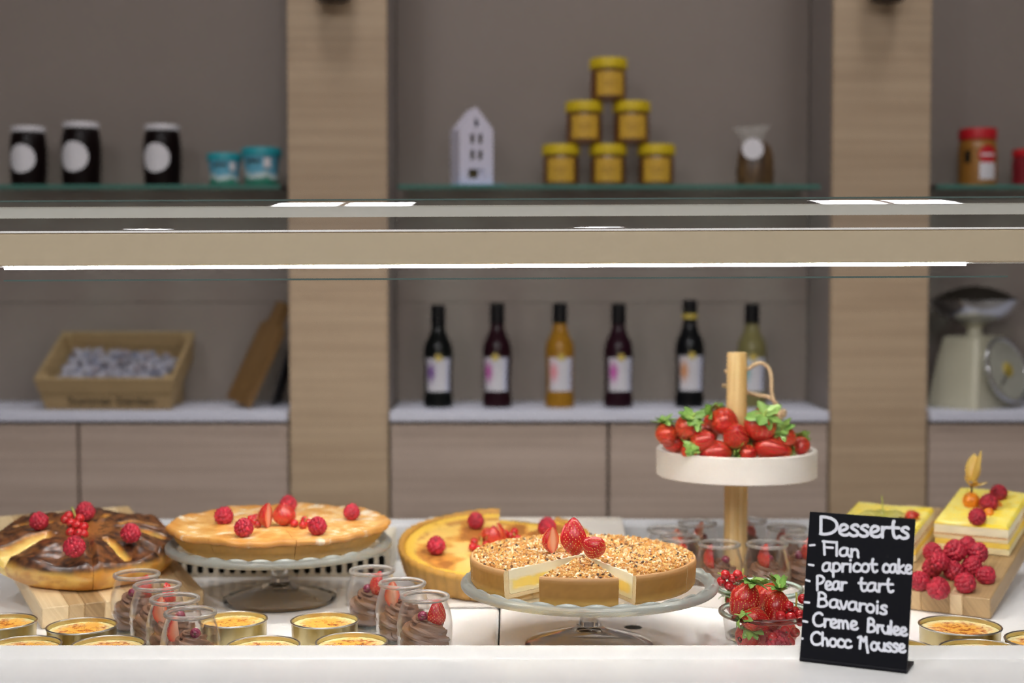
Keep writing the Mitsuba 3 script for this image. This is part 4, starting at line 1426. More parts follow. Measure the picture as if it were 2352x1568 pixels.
tl = spline([pp(1795, 950, PYY - 0.015), pp(1792, 960, PYY - 0.017), pp(1786, 968, PYY - 0.020)], 12)
part(ws, 'rope_end', ply(rope(tl, 0.0030), 'rope_tan', True))

# strawberries heaped on the upper tray: middle (pixel x, y, distance), direction tip->crown, kind, calyx, label
ST = [
    (1531, 998, 1.895, (-0.25, -0.1, 1.0), 3, 0, 0.92, 'orange-red strawberry at the far left of the tray, leaves up'),
    (1553, 1018, 1.905, (0.95, 0.5, 0.1), 2, 0, 0.84, 'dark pinkish strawberry at the front left rim of the tray'),
    (1580, 982, 1.885, (0.25, -0.62, 0.75), 3, 1, 1.08, 'large strawberry on the left of the heap, leaves toward the viewer'),
    (1614, 1008, 1.865, (-0.7, 0.6, -0.35), 3, 0, 0.98, 'orange strawberry lying tip forward left of the pole'),
    (1583, 1034, 1.848, (0.1, -0.8, 0.45), 3, 0, 0.68, 'small strawberry with pale green leaves at the front left rim'),
    (1664, 968, 1.890, (-0.85, 0.1, 0.55), 1, 0, 1.06, 'round strawberry beside the pole, leaves to the left'),
    (1644, 1035, 1.850, (0.96, 0.2, 0.05), 2, 1, 1.0, 'long strawberry lying sideways along the front rim'),
    (1691, 1001, 1.872, (0.1, 0.75, -0.62), 3, 2, 1.08, 'upright strawberry with its tip up in front of the pole'),
    (1716, 1038, 1.850, (-0.75, -0.25, 0.65), 1, 2, 0.72, 'small strawberry at the front rim, dark leaves to the left'),
    (1745, 978, 1.875, (0.12, -0.72, 0.68), 1, 1, 1.22, 'large strawberry right of the pole, broad pale leaves toward the viewer'),
    (1768, 1024, 1.852, (-0.85, 0.45, 0.12), 2, 0, 1.08, 'deep red strawberry at the front right of the tray, tip to the right'),
    (1803, 1006, 1.880, (-0.35, -0.55, 0.75), 3, 1, 0.92, 'strawberry at the right of the heap, leaves up to the left'),
    (1839, 1024, 1.900, (0.15, 0.75, 0.55), 3, 0, 0.78, 'small strawberry at the far right rim of the tray'),
    (1758, 955, 1.985, (0.6, 0.5, -0.3), 0, 0, 0.95, 'strawberry at the back right of the heap, leaves away'),
    (1640, 975, 1.965, (0.2, 0.1, 1.0), 0, 2, 0.95, 'strawberry behind the pole with one leaf showing'),
    (1620, 1000, 1.935, (-0.5, 0.3, 0.8), 1, 2, 1.0, 'strawberry buried on the left of the pole'),
    (1730, 1010, 1.925, (0.4, -0.2, -0.8), 0, 1, 1.0, 'strawberry buried on the right of the pole'),
    (1795, 1036, 1.865, (0.9, 0.2, 0.3), 0, 1, 0.72, 'small strawberry low at the right rim of the tray'),
]
for i, (x, y, Y, d, kd, cl, s, lb) in enumerate(ST):
    strawberry(at_y(x, y + (4 if Y < 1.866 else 0), max(Y + 0.02, 1.896)), d, lb, 'strawberries heaped on the tray', kd, cl, s * 1.03, roll=50 * i)

# ------------------------------------------------------------------ bowls of strawberries and redcurrants
BR, BH = 0.0520, 0.0610
bprof = spline([(0.0370, 0.0), (0.0392, 0.0012), (0.0405, 0.006), (0.0455, 0.034), (0.0480, 0.050), (0.0490, BH - 0.004)], 36)
bprof = np.vstack([[0, 0], bprof])
BOWL_BODY = ply(lathe(bprof, 72), 'glass_thin', True)
bsdf('glass_rimgreen', {'type': 'roughdielectric', 'alpha': 0.06, 'int_ior': 1.5, 'ext_ior': 1.0, 'specular_transmittance': rgb(0.84, 0.94, 0.89)})


def torus(R, r, zc, na=80, nb=16, sy=1.0):
    a = np.arange(nb) * 2 * PI / nb
    th = np.arange(na) * 2 * PI / na
    rr, zz_ = R + r * np.cos(a), zc + r * sy * np.sin(a)
    V = np.stack([rr[None] * np.cos(th)[:, None], rr[None] * np.sin(th)[:, None], np.repeat(zz_[None], na, 0)], -1).reshape(-1, 3)
    m = trimesh.Trimesh(V, grid_faces(na, nb, True, True), process=False)
    if m.volume < 0:
        m.invert()
    return m


BOWL_RIM = ply(join(torus(BR - 0.0018, 0.0031, BH - 0.0014)), 'glass_rimgreen', True)
BOWL_BASE = ply(lathe([(0, 0.0006), (0.0365, 0.0006), (0.0385, 0.0018), (0.0390, 0.0045), (0.036, 0.0060), (0, 0.0064)], 64), 'glass_base', 35)
B1, B2 = at_z(1760, 1403, ZD + BH), at_z(1744, 1350, ZD + BH)
for p, lb in ((B1, 'front glass bowl of strawberries and redcurrants beside the dessert sign'), (B2, 'rear glass bowl of berries, behind the front berry bowl')):
    p[2] = ZD + 0.0004
    k = thing('glass_bowl', lb, 'bowl', 'berry bowls')
    part(k, 'body', BOWL_BODY, M(p))
    part(k, 'rim', BOWL_RIM, M(p), label='thick greenish glass rim')
    part(k, 'base', BOWL_BASE, M(p))


def inb(b, x, y, dy):
    return at_y(x, y, b[1] + dy)


g = 'strawberries in the front bowl'
strawberry(inb(B1, 1709, 1382, -0.024), (0.35, -0.05, 1.0), 'big dark red strawberry on the left of the front bowl, leaves up', g, 2, 0, 1.02, 20)
strawberry(inb(B1, 1783, 1402, -0.014), (0.15, 0.05, 1.0), 'dark red strawberry in the middle of the front bowl beneath upright leaves', g, 2, 2, 1.0, 70)
strawberry(inb(B1, 1733, 1421, -0.034), (-0.9, -0.1, 0.25), 'glossy lighter red strawberry lying at the front rim of the bowl', g, 0, 1, 0.82, 100)
strawberry(inb(B1, 1765, 1372, 0.022), (0.5, 0.2, 1.0), 'strawberry at the back of the front bowl with tall leaves', g, 0, 2, 0.85, 30)
strawberry(inb(B1, 1716, 1462, -0.020), (0.1, -0.7, 0.7), 'strawberry low in the front bowl, leaves against the glass', g, 2, 1, 0.85, 10)
strawberry(inb(B1, 1760, 1465, -0.004), (0.7, 0.3, -0.6), 'strawberry deep in the middle of the front bowl', g, 0, 1, 0.95, 80)
strawberry(inb(B1, 1800, 1455, 0.012), (0.2, 0.7, 0.3), 'strawberry deep on the right of the front bowl', g, 2, 1, 0.92, 120)
rasp_on(inb(B1, 1783, 1497, -0.030), (0.1, -0.2, 1.0), 'raspberry behind the glass low in the front bowl', 'raspberries in the bowls', 1.05)
bq = [(1811, 1391), (1793, 1414), (1816, 1417), (1838, 1411), (1838, 1426), (1806, 1401), (1844, 1375), (1857, 1389), (1826, 1404), (1857, 1412)]
dq = [-0.026, -0.033, -0.035, -0.030, -0.036, -0.022, -0.016, -0.022, -0.018, -0.024]
pts = [inb(B1, x, y, d) for (x, y), d in zip(bq, dq)]
currant_bunch(pts, [inb(B1, 1829, 1361, -0.014), inb(B1, 1829, 1385, -0.018), inb(B1, 1828, 1402, -0.016), inb(B1, 1832, 1420, -0.020)], 'redcurrant sprig on the right of the front bowl beside the sign', 'redcurrant sprigs', 0.0056)
bq = [(1775, 1462), (1794, 1464), (1815, 1475), (1803, 1448), (1826, 1452)]
currant_bunch([inb(B1, x, y, -0.037 + 0.003 * i) for i, (x, y) in enumerate(bq)], [inb(B1, 1800, 1440, -0.026), inb(B1, 1800, 1455, -0.028), inb(B1, 1800, 1470, -0.027)], 'redcurrants behind the glass in the front bowl', 'redcurrant sprigs', 0.0054)
bq = [(1657, 1335), (1674, 1345), (1666, 1319), (1682, 1328), (1697, 1326), (1694, 1319), (1687, 1353)]
pts = [inb(B2, x, y, -0.030 - 0.001 * (i % 3)) for i, (x, y) in enumerate(bq)]
currant_bunch(pts, [inb(B2, 1649, 1315, -0.034), inb(B2, 1669, 1326, -0.032), inb(B2, 1690, 1340, -0.030)], 'redcurrant sprig hanging over the left of the rear bowl', 'redcurrant sprigs', 0.0056)
currant_bunch([inb(B2, 1706, 1330, -0.010), inb(B2, 1712, 1342, -0.012)], [inb(B2, 1707, 1305, -0.008), inb(B2, 1707, 1316, -0.009), inb(B2, 1708, 1330, -0.008)], 'redcurrants with an upright stalk at the back of the rear bowl', 'redcurrant sprigs', 0.0052)
g = 'strawberries in the rear bowl'
strawberry(inb(B2, 1741, 1376, -0.022), (0.3, 0.3, 1.0), 'strawberry in the rear bowl just behind the big front one', g, 0, 0, 0.85, 10)
strawberry(inb(B2, 1768, 1378, 0.012), (0.2, 0.2, 1.0), 'strawberry at the back of the rear bowl', g, 0, 1, 0.85, 10)
strawberry(inb(B2, 1700, 1392, -0.005), (-0.5, 0.2, 0.6), 'strawberry low on the left of the rear bowl', g, 2, 1, 0.95, 10)
strawberry(inb(B2, 1740, 1400, 0.005), (0.4, 0.6, -0.6), 'strawberry deep in the rear bowl', g, 2, 0, 0.95, 10)

# ------------------------------------------------------------------ layered lemon cakes on the right board
RN = RBF[:3, 2]
rb_o = (RBF @ np.array([0, 0, BT, 1]))[:3]
RU, RW = RBF[:3, 0], RBF[:3, 1]


def board_xy(x, y):
    p = hit(x, y, rb_o, RN) - rb_o
    return float(p @ RU), float(p @ RW)


def layer_cake(x0, y0, W, L, H, label, seed, rot=0.0):
    """corner (x0, y0) on the board's top, turned by rot degrees about it."""
    Fm = RBF @ M((x0, y0, BT + 0.0006), rz=rot)
    k = thing('layer_cake', label, 'cake', 'lemon layer cakes')
    lay = [('sponge', 0.0, 0.22, (0.82, 0.72, 0.42)), ('jelly_layer', 0.22, 0.42, (0.86, 0.62, 0.10)), ('sponge', 0.42, 0.60, (0.82, 0.70, 0.42)), ('cream', 0.60, 0.90, (0.88, 0.80, 0.56))]
    r = np.random.RandomState(seed)
    for q, (nm, a_, b_, c_) in enumerate(lay):
        e = 0.0006 * r.uniform(-1, 1)
        bx = box(e, W + e, e, L - e, H * a_ + 0.00006, H * b_ - 0.00006, 0.0008)
        bx = bx.subdivide().subdivide().subdivide()
        v = bx.vertices
        nz = meshkit.fbm(v * 260 + q * 9 + seed, 3, 3 + q)
        v[:, :2] += 0.0012 * (nz[:, None] - 0.5) * np.sign(v[:, :2] - np.array([W / 2, L / 2]))
        col = np.array(c_) * (0.86 + 0.28 * nz[:, None])
        if nm == 'sponge' and a_ > 0.3:
            col = lerp(col, (0.52, 0.24, 0.07), smooth01(H * b_ - 0.0022, H * b_ - 0.0008, v[:, 2]))
        part(k, nm, ply(bx, 'vc_bake', True, color=np.clip(col, 0, 1)), Fm)
    # rippled lemon glaze on top
    nu, nv = 40, 90
    U, Vv = np.meshgrid(np.linspace(0, W, nu), np.linspace(0, L, nv), indexing='ij')
    rip = np.abs(np.sin(Vv / 0.0095 * PI + 0.9 * np.sin(U * 60 + 2 * np.sin(Vv * 40)))) ** 0.7
    edge = smooth01(0, 0.003, np.minimum(np.minimum(U, W - U), np.minimum(Vv, L - Vv)))
    zt2 = H * 0.90 + 0.0010 + (0.0010 + 0.0042 * rip) * edge
    top = np.stack([U, Vv, zt2], -1).reshape(-1, 3)
    bot = np.stack([U, Vv, np.full_like(U, H * 0.90 + 0.0001)], -1).reshape(-1, 3)
    f = grid_faces(nu, nv)
    sk = []
    ring_ = [i * nv for i in range(nu)] + [(nu - 1) * nv + j for j in range(1, nv)] + [i * nv + nv - 1 for i in range(nu - 2, -1, -1)] + [j for j in range(nv - 2, 0, -1)]
    n_ = len(ring_)
    for i in range(n_):
        a_, b_ = ring_[i], ring_[(i + 1) % n_]
        sk += [[a_, a_ + nu * nv, b_], [b_, a_ + nu * nv, b_ + nu * nv]]
    m = trimesh.Trimesh(np.vstack([top, bot]), np.vstack([f, f[:, ::-1] + nu * nv, np.array(sk)]), process=False)
    if m.volume < 0:
        m.invert()
    nz = meshkit.fbm(top * 120, 3, seed + 50)
    col = lerp((0.86, 0.64, 0.008), (0.92, 0.84, 0.26), smooth01(0.45, 0.85, (rip * (0.4 + 0.8 * nz.reshape(rip.shape))).reshape(-1)))
    part(k, 'glaze', ply(m, 'vc_satin', True, color=np.clip(np.vstack([col, np.tile([0.86, 0.7, 0.2], (len(bot), 1))]), 0, 1)), Fm, label='rippled bright yellow glaze')
    return Fm


LCH = 0.042
bx_, by_ = board_xy(2318, 1279)
LA = layer_cake(bx_ - 0.100, by_, 0.100, 0.150, LCH, 'large yellow layer cake at the right edge, topped with a physalis and raspberries', 1)
LB = layer_cake(bx_ + 0.006, by_ + 0.098, 0.022, 0.058, LCH, 'yellow layer cake at the far right, cut by the picture edge', 2)
bx2, by2 = board_xy(2112, 1290)
LC = layer_cake(bx2 - 0.116, by2 - 0.004, 0.112, 0.105, LCH, 'yellow layer cake half hidden behind the dessert sign', 3)


def on_cake(Fm, x, y, dz=0.0):
    o = (Fm @ np.array([0, 0, LCH * 0.9 + 0.0040, 1]))[:3]
    return hit(x, y, o, RN) + RN * dz


g = 'raspberries on the right layer cake'
for (x, y), lb, s in (((2245, 1200), 'raspberry at the front of the large yellow layer cake', 0.98), ((2271, 1169), 'raspberry in the middle of the large yellow layer cake', 1.04), ((2294, 1145), 'raspberry at the back of the large yellow layer cake', 0.98)):
    rasp_on(on_cake(LA, x, y, -0.0005), RN, lb, g, s, (-0.1, -0.3))


def orange_slice(x, y, Fm, label, s=1.0):
    k = thing('physalis_half', label, 'physalis fruit', 'orange physalis halves')
    b = trimesh.creation.icosphere(3, 0.0078 * s)
    b.vertices[:, 2] = np.maximum(b.vertices[:, 2], -0.0015)
    put(k, ply(b, 'physalis_orange', 40), M(on_cake(Fm, x, y, 0.0018), rx=25, rz=20))


pr('physalis_orange', (0.80, 0.24, 0.015), 0.2, 0.5, clear=0.6)
orange_slice(2271, 1181, LA, 'orange fruit half beside the front raspberry on the layer cake', 0.95)
orange_slice(2290, 1163, LA, 'orange fruit half between the rear raspberries on the layer cake', 0.9)


def husk(k, base, lobes, mat_, name='husk'):
    for (az, tilt, Ln, Wd, curl, tw_) in lobes:
        s = np.linspace(0, 1, 12)
        w = Wd * np.sin(PI * np.clip(0.12 + 0.88 * s, 0, 1)) ** 0.75
        rows = []
        el = math.radians(tilt) + curl * s
        h = np.r_[0, np.cumsum(np.cos(el[:-1]) * Ln / 11)]
        z = np.r_[0, np.cumsum(np.sin(el[:-1]) * Ln / 11)]
        for q in np.linspace(-1, 1, 7):
            bend = (1 - abs(q) ** 2) * 0.45 * w
            rows.append(np.stack([h - bend * np.sin(el) * 0.7, q * w, z + bend * np.cos(el) * 0.7 + 0.0006 * np.sin(q * 9)], 1))
        V = np.array(rows).reshape(-1, 3)
        f = grid_faces(7, 12)
        m = trimesh.Trimesh(np.vstack([V, V - [0, 0, 0.0003]]), np.vstack([f, f[:, ::-1] + len(V)]), process=False)
        sN = np.tile(s, 7)
        vein = np.abs(np.sin(np.repeat(np.linspace(-1, 1, 7), 12) * 7))
        c = lerp(mat_[0], mat_[1], np.clip(0.3 * vein + 0.6 * sN, 0, 1))
        part(k, name, ply(moved(m, M(base, rz=az)), 'vc_satin', True, color=np.vstack([c, c])))


k = thing('physalis', 'orange physalis with its papery golden husk folded up, on the large layer cake', 'physalis fruit')
pc = on_cake(LA, 2231, 1164, 0.0095)
part(k, 'fruit', ply(moved(trimesh.creation.icosphere(4, 0.0118), M(pc)), 'physalis_orange', True))
part(k, 'stem', ply(tube([pc + [0, 0, 0.010], pc + [0.001, 0, 0.022]], 0.0016, 8), 'plant_brown', 40))
hb = pc + np.array([0.001, 0, 0.020])
HG = ((0.62, 0.36, 0.04), (0.76, 0.56, 0.18))
husk(k, hb + np.array([0, 0, 0.008]), [(-5, 68, 0.046, 0.0135, 0.25, 0), (60, 74, 0.040, 0.011, -0.1, 0)], HG)
husk(k, hb, [(175, 35, 0.020, 0.0065, 0.9, 0), (-10, 15, 0.022, 0.0055, 0.1, 0), (-80, 30, 0.016, 0.006, 0.4, 0)], HG)
k = thing('physalis', 'physalis with greenish husk leaves spread on the cake behind the sign', 'physalis fruit')
pc = on_cake(LC, 2030, 1200, 0.004)
husk(k, pc, [(165, 42, 0.036, 0.017, -1.3, 0), (10, 42, 0.036, 0.017, -1.3, 0), (-60, 30, 0.028, 0.013, -0.9, 0), (90, 40, 0.030, 0.014, -0.9, 0)], ((0.36, 0.34, 0.05), (0.52, 0.46, 0.14)))
part(k, 'stem', ply(tube([pc + [0, 0, 0.004], pc + [-0.003, 0, 0.034]], 0.0009, 6), 'stem_green', 40))
straw_piece(axis_matrix(on_cake(LC, 2078, 1197, 0.002), np.array([0.9, -0.1, 0.3]), 80, 0.75), 'strawberry piece lying on the layer cake behind the sign', 'cut strawberries on the layer cakes', 2)
orange_slice(2099, 1192, LC, 'orange fruit half on the layer cake behind the sign', 0.9)

# heap of raspberries at the front of the right board
g = 'raspberry heap on the right board'
def bt(x, y, dz=0.0):
    return hit(x, y, rb_o, RN) + RN * dz


HEAP = [(2152, 1366, 0.0, 1.28, (-0.05, -0.35), 'front left raspberry of the heap on the right board'), (2210, 1353, 0.0, 1.20, (0.35, -0.3), 'front middle raspberry of the heap on the right board'), (2256, 1335, 0.0, 1.12, (0.8, 0.1), 'right-hand raspberry of the heap, lying on its side'),
        (2112, 1346, 0.0, 1.15, (-0.4, -0.3), 'left raspberry of the heap, half behind the sign'), (2190, 1326, 0.0, 1.15, (0, 0), 'raspberry in the core of the heap'), (2230, 1318, 0.002, 1.15, (0.3, 0), 'raspberry low at the back right of the heap'), (2142, 1322, 0.002, 1.15, (-0.2, 0), 'raspberry low at the back left of the heap'),
        (2158, 1327, 0.018, 1.20, (-0.3, -0.4), 'raspberry on the left slope of the heap'), (2193, 1312, 0.022, 1.32, (0.05, -0.25), 'top raspberry of the heap on the right board'), (2238, 1309, 0.018, 1.22, (0.55, -0.15), 'raspberry on the right slope of the heap'),
        (2144, 1297, 0.012, 1.15, (-0.3, -0.2), 'upper left raspberry of the heap beside the sign'), (2222, 1290, 0.016, 1.10, (0.2, 0), 'upper back raspberry of the heap')]
for x, y, dz, s, ln, lb in HEAP:
    rasp_on(bt(2192 + (x - 2192) * 0.93, y + 3, dz * 0.86), RN, lb, g, s * 0.93, ln, roll=37 * dz * 1000)

# ------------------------------------------------------------------ dessert sign with handwriting
SGL, SGR = np.array([0.2917, 1.412, ZL - 0.0046]), None
SW, SH = 0.1065, 0.152
sa_ = math.radians(-25.5)
su = np.array([math.cos(sa_), math.sin(sa_), 0])
sb = np.array([-math.sin(sa_), math.cos(sa_), 0])          # away from the viewer
lean = math.radians(14.5)
sv = sb * math.sin(lean) + np.array([0, 0, math.cos(lean)])
sn = np.cross(su, sv)                                       # towards the viewer is -sb, so flip below
sn = sn if sn @ sb < 0 else -sn
base_ = SGL.copy()
sg_ = thing('menu_sign', 'black tabletop sign with white handwriting listing the desserts, on the front ledge', 'sign')
SFM = frame(base_, su, sv, sn)
if np.linalg.det(SFM[:3, :3]) < 0:
    raise ValueError('mirrored sign')
part(sg_, 'panel', ply(box(0, SW, 0.004, SH, -0.0026, 0.0, 0.0004), 'black_board'), SFM, label='black writing panel')
# bend and foot: a strip from the panel's lower edge round to the ledge and back
FF = frame(base_, su, sb, np.cross(su, sb))
ang_ = np.linspace(0, 1, 9)
prof_ = []
p_top = np.array([0.004 * math.sin(lean), 0.004 * math.cos(lean)])
outer = [p_top + np.array([-0.0, 0.0]), p_top * 0.5 + [-0.0006, 0.0002], [0.0008, 0.0003], [0.003, 0.0], [0.040, 0.0], [0.040, 0.0026], [0.0045, 0.0026], p_top + np.array([0.0026, -0.0004])]
poly = sg.Polygon(outer).buffer(0)
m = extrude(poly, SW)
v = m.vertices
m.vertices = np.stack([v[:, 2], v[:, 0], v[:, 1]], 1)
if m.volume < 0:
    m.invert()
part(sg_, 'foot', ply(m, 'black_board'), FF)

G = {
    'D': (0.95, [[(0.12, 1.0), (0.10, 0.02)], [(0.12, 1.0), (0.45, 0.98), (0.82, 0.78), (0.90, 0.45), (0.66, 0.12), (0.30, 0.0), (0.08, 0.02)]]),
    'F': (0.75, [[(0.12, 1.0), (0.14, 0.0)], [(0.05, 0.98), (0.40, 0.97), (0.75, 0.98)], [(0.12, 0.55), (0.62, 0.56)]]),
    'P': (0.66, [[(0.10, 0.98), (0.08, -0.05)], [(0.08, 0.95), (0.40, 1.0), (0.60, 0.80), (0.45, 0.52), (0.12, 0.45)]]),
    'B': (0.75, [[(0.14, 1.0), (0.08, 0.0)], [(0.12, 0.98), (0.45, 0.98), (0.55, 0.78), (0.38, 0.58), (0.15, 0.52)], [(0.2, 0.54), (0.58, 0.44), (0.62, 0.20), (0.40, 0.02), (0.06, 0.0)]]),
    'C': (0.80, [[(0.72, 0.88), (0.45, 1.0), (0.15, 0.75), (0.08, 0.40), (0.25, 0.05), (0.52, 0.02), (0.74, 0.16)]]),
    'M': (0.95, [[(0.02, 0.90), (0.22, 0.98)], [(0.22, 0.98), (0.17, 0.45)], [(0.17, 0.45), (0.13, 0.05)], [(0.22, 0.98), (0.42, 0.62)], [(0.42, 0.62), (0.62, 0.98)], [(0.62, 0.98), (0.65, 0.40)], [(0.65, 0.40), (0.74, -0.22)]]),
    'a': (0.66, [[(0.50, 0.58), (0.26, 0.62), (0.06, 0.34), (0.14, 0.04), (0.34, 0.06), (0.50, 0.40), (0.52, 0.60)], [(0.52, 0.60), (0.50, 0.20), (0.64, 0.0)]]),
    'c': (0.52, [[(0.46, 0.52), (0.26, 0.62), (0.06, 0.36), (0.14, 0.05), (0.34, 0.02), (0.52, 0.14)]]),
    'e': (0.56, [[(0.08, 0.28), (0.36, 0.34), (0.46, 0.50), (0.28, 0.62), (0.08, 0.36), (0.14, 0.06), (0.34, 0.0), (0.54, 0.12)]]),
    'h': (0.56, [[(0.10, 1.0), (0.08, 0.0)], [(0.09, 0.30), (0.18, 0.52), (0.30, 0.58), (0.41, 0.46), (0.44, 0.24), (0.46, 0.02)]]),
    'i': (0.28, [[(0.14, 0.58), (0.12, 0.0)], [(0.15, 0.84), (0.16, 0.87)]]),
    'k': (0.56, [[(0.10, 1.0), (0.08, 0.0)], [(0.46, 0.58), (0.12, 0.26), (0.50, 0.0)]]),
    'l': (0.24, [[(0.12, 1.0), (0.10, 0.0)]]),
    'm': (0.86, [[(0.08, 0.58), (0.08, 0.0)], [(0.09, 0.32), (0.16, 0.52), (0.26, 0.58), (0.35, 0.47), (0.37, 0.24), (0.38, 0.02)], [(0.38, 0.32), (0.46, 0.52), (0.57, 0.58), (0.67, 0.46), (0.70, 0.24), (0.74, 0.02)]]),
    'n': (0.60, [[(0.08, 0.58), (0.08, 0.0)], [(0.09, 0.32), (0.18, 0.52), (0.31, 0.59), (0.43, 0.48), (0.46, 0.25), (0.48, 0.02)]]),
    'o': (0.58, [[(0.28, 0.61), (0.08, 0.40), (0.12, 0.08), (0.32, 0.0), (0.50, 0.24), (0.44, 0.54), (0.26, 0.61)]]),
    'p': (0.58, [[(0.08, 0.58), (0.06, -0.38)], [(0.08, 0.42), (0.30, 0.62), (0.50, 0.42), (0.38, 0.08), (0.10, 0.06)]]),
    'r': (0.44, [[(0.08, 0.58), (0.08, 0.0)], [(0.09, 0.32), (0.22, 0.56), (0.42, 0.56)]]),
    's': (0.48, [[(0.42, 0.56), (0.22, 0.62), (0.10, 0.48), (0.34, 0.28), (0.40, 0.10), (0.22, -0.01), (0.04, 0.06)]]),
    't': (0.48, [[(0.22, 0.92), (0.18, 0.20), (0.28, 0.0), (0.46, 0.10)], [(0.02, 0.58), (0.44, 0.58)]]),
    'u': (0.58, [[(0.08, 0.58), (0.10, 0.12), (0.28, 0.0), (0.46, 0.20), (0.48, 0.58)], [(0.48, 0.58), (0.50, 0.0)]]),
    'v': (0.50, [[(0.04, 0.58), (0.22, 0.02), (0.44, 0.60)]]),
}
# the writing was measured on a straight-on panel by its four corners in one view
SRC = np.array([(189, 420), (912, 490), (810, 1550), (70, 1450)], float)
DST = np.array([(0, SH), (SW, SH), (SW, 0), (0, 0)], float)
A_ = []
for (x, y), (u_, v_) in zip(SRC, DST):
    A_.append([x, y, 1, 0, 0, 0, -u_ * x, -u_ * y, -u_])
    A_.append([0, 0, 0, x, y, 1, -v_ * x, -v_ * y, -v_])
Hm = np.linalg.svd(np.array(A_))[2][-1].reshape(3, 3)


def to_panel(p):
    q = np.c_[np.array(p, float), np.ones(len(p))] @ Hm.T
    return q[:, :2] / q[:, 2:]


def word(text, x0, y0, x1, y1, cap, pen):
    """written from (x0, y0) to (x1, y1) along its baseline, capitals cap high, in the measured frame."""
    tot = sum(G[c][0] for c in text)
    ux, uy = (x1 - x0) / tot, (y1 - y0) / tot
    shapes, at = [], 0.0
    for c in text:
        w, strokes = G[c]
        for st in strokes:
            q = np.array(st, float)
            if len(q) > 2:
                q = spline(q, 26)
            px = np.stack([x0 + (at + q[:, 0]) * ux + 0.10 * q[:, 1] * cap * 0.3, y0 + (at + q[:, 0]) * uy - q[:, 1] * cap], 1)
            shapes.append(sg.LineString(to_panel(px)).buffer(pen, 6))
        at += w
    return unary_union(shapes)


PEN = 0.00132
lines = [[('Desserts', 245, 575, 868, 622, 118, 0.00158)], [('Flan', 262, 716, 525, 745, 92, PEN)], [('apricot', 255, 832, 638, 846, 92, PEN), ('cake', 672, 848, 876, 862, 92, PEN)],
         [('Pear', 210, 955, 420, 966, 92, PEN), ('tart', 502, 972, 742, 986, 92, PEN)], [('Bavarois', 210, 1070, 695, 1138, 92, PEN)],
         [('Creme', 172, 1205, 486, 1240, 92, PEN), ('Brulee', 548, 1252, 824, 1288, 88, PEN)], [('Chocc', 152, 1334, 436, 1366, 88, PEN), ('Mousse', 482, 1372, 808, 1402, 88, PEN)]]
dashes = [None, [(180, 652), (212, 650)], [(167, 784), (198, 790)], [(143, 890), (166, 898)], [(127, 1042), (156, 1046)], [(106, 1171), (136, 1179)], [(93, 1292), (99, 1294)]]
for ws_, da in zip(lines, dashes):
    shp = [word(*w) for w in ws_]
    if da:
        shp.append(sg.LineString(to_panel(da)).buffer(0.00115, 6))
    shp = unary_union(shp).simplify(0.00004)
    shp = shp.intersection(sg.box(0.0003, 0, SW - 0.0002, SH))
    ms = [extrude(g_, 0.00025) for g_ in getattr(shp, 'geoms', [shp])]
    m = join(ms)
    m.apply_translation([0, 0, 0.00003])
    part(sg_, 'lettering', ply(m, 'chalk_white'), SFM, label='white handwriting: ' + ' '.join(w[0] for w in ws_))

# ------------------------------------------------------------------ things on the wall unit
pr('jam_dark', (0.006, 0.003, 0.003), 0.3, 0.15)
pr('lid_white', (0.62, 0.60, 0.64), 0.5, 0.4)
pr('label_white', (0.68, 0.66, 0.70), 0.6, 0.3)
pr('lid_yellow', (0.62, 0.45, 0.012), 0.4, 0.4)
pr('honey_brown', (0.115, 0.040, 0.008), 0.15, 0.6, clear=0.8)
pr('label_gold', (0.56, 0.33, 0.035), 0.5, 0.4)
pr('print_brown', (0.30, 0.15, 0.02), 0.6, 0.3)
pr('lid_teal', (0.02, 0.30, 0.36), 0.4, 0.4)
pr('house_white', (0.60, 0.57, 0.68), 0.6, 0.3)
pr('window_dark', (0.11, 0.085, 0.03), 0.5, 0.3)
pr('card_blue', (0.10, 0.38, 0.62), 0.5, 0.3)
pr('lid_red', (0.50, 0.012, 0.02), 0.35, 0.5)
pr('butter_brown', (0.30, 0.13, 0.022), 0.25, 0.5, clear=0.5)
pr('jar_red', (0.20, 0.012, 0.02), 0.25, 0.5, clear=0.5)
pr('crate_wood', proc(lambda p, n, uv: mix((0.29, 0.20, 0.10), (0.40, 0.285, 0.15), fbm(p.x * 12, p.y * 60, p.z * 120, octaves=3))), 0.6, 0.3)
pr('plank_brown', proc(lambda p, n, uv: mix((0.13, 0.068, 0.024), (0.22, 0.125, 0.05), fbm((p.x - 0.45 * p.z) * 90, p.y * 40, p.z * 6, octaves=3))), 0.5, 0.3)
pr('slate_black', (0.018, 0.018, 0.020), 0.6, 0.3)
pr('chrome', (0.70, 0.71, 0.74), 0.12, 0.5, metal=1.0)
pr('scale_cream', (0.46, 0.44, 0.34), 0.35, 0.4, clear=0.4)
pr('dial_face', (0.34, 0.34, 0.29), 0.4, 0.4)
pr('dark_cap', (0.004, 0.004, 0.005), 0.4, 0.12)
pr('ink_black', (0.012, 0.009, 0.006), 0.7, 0.2)


def patch(R, half, z0, z1, off=0.0005, n=20, tilt=0.0):
    """a label wrapped on a cylinder, facing -y."""
    a = np.radians(np.linspace(-90 - half, -90 + half, n))
    V = np.stack([np.stack([(R + off) * np.cos(a), (R + off) * np.sin(a), np.full(n, z)], 1) for z in np.linspace(z0, z1, 9)]).reshape(-1, 3)
    return trimesh.Trimesh(V, grid_faces(9, n)[:, ::-1], process=False)


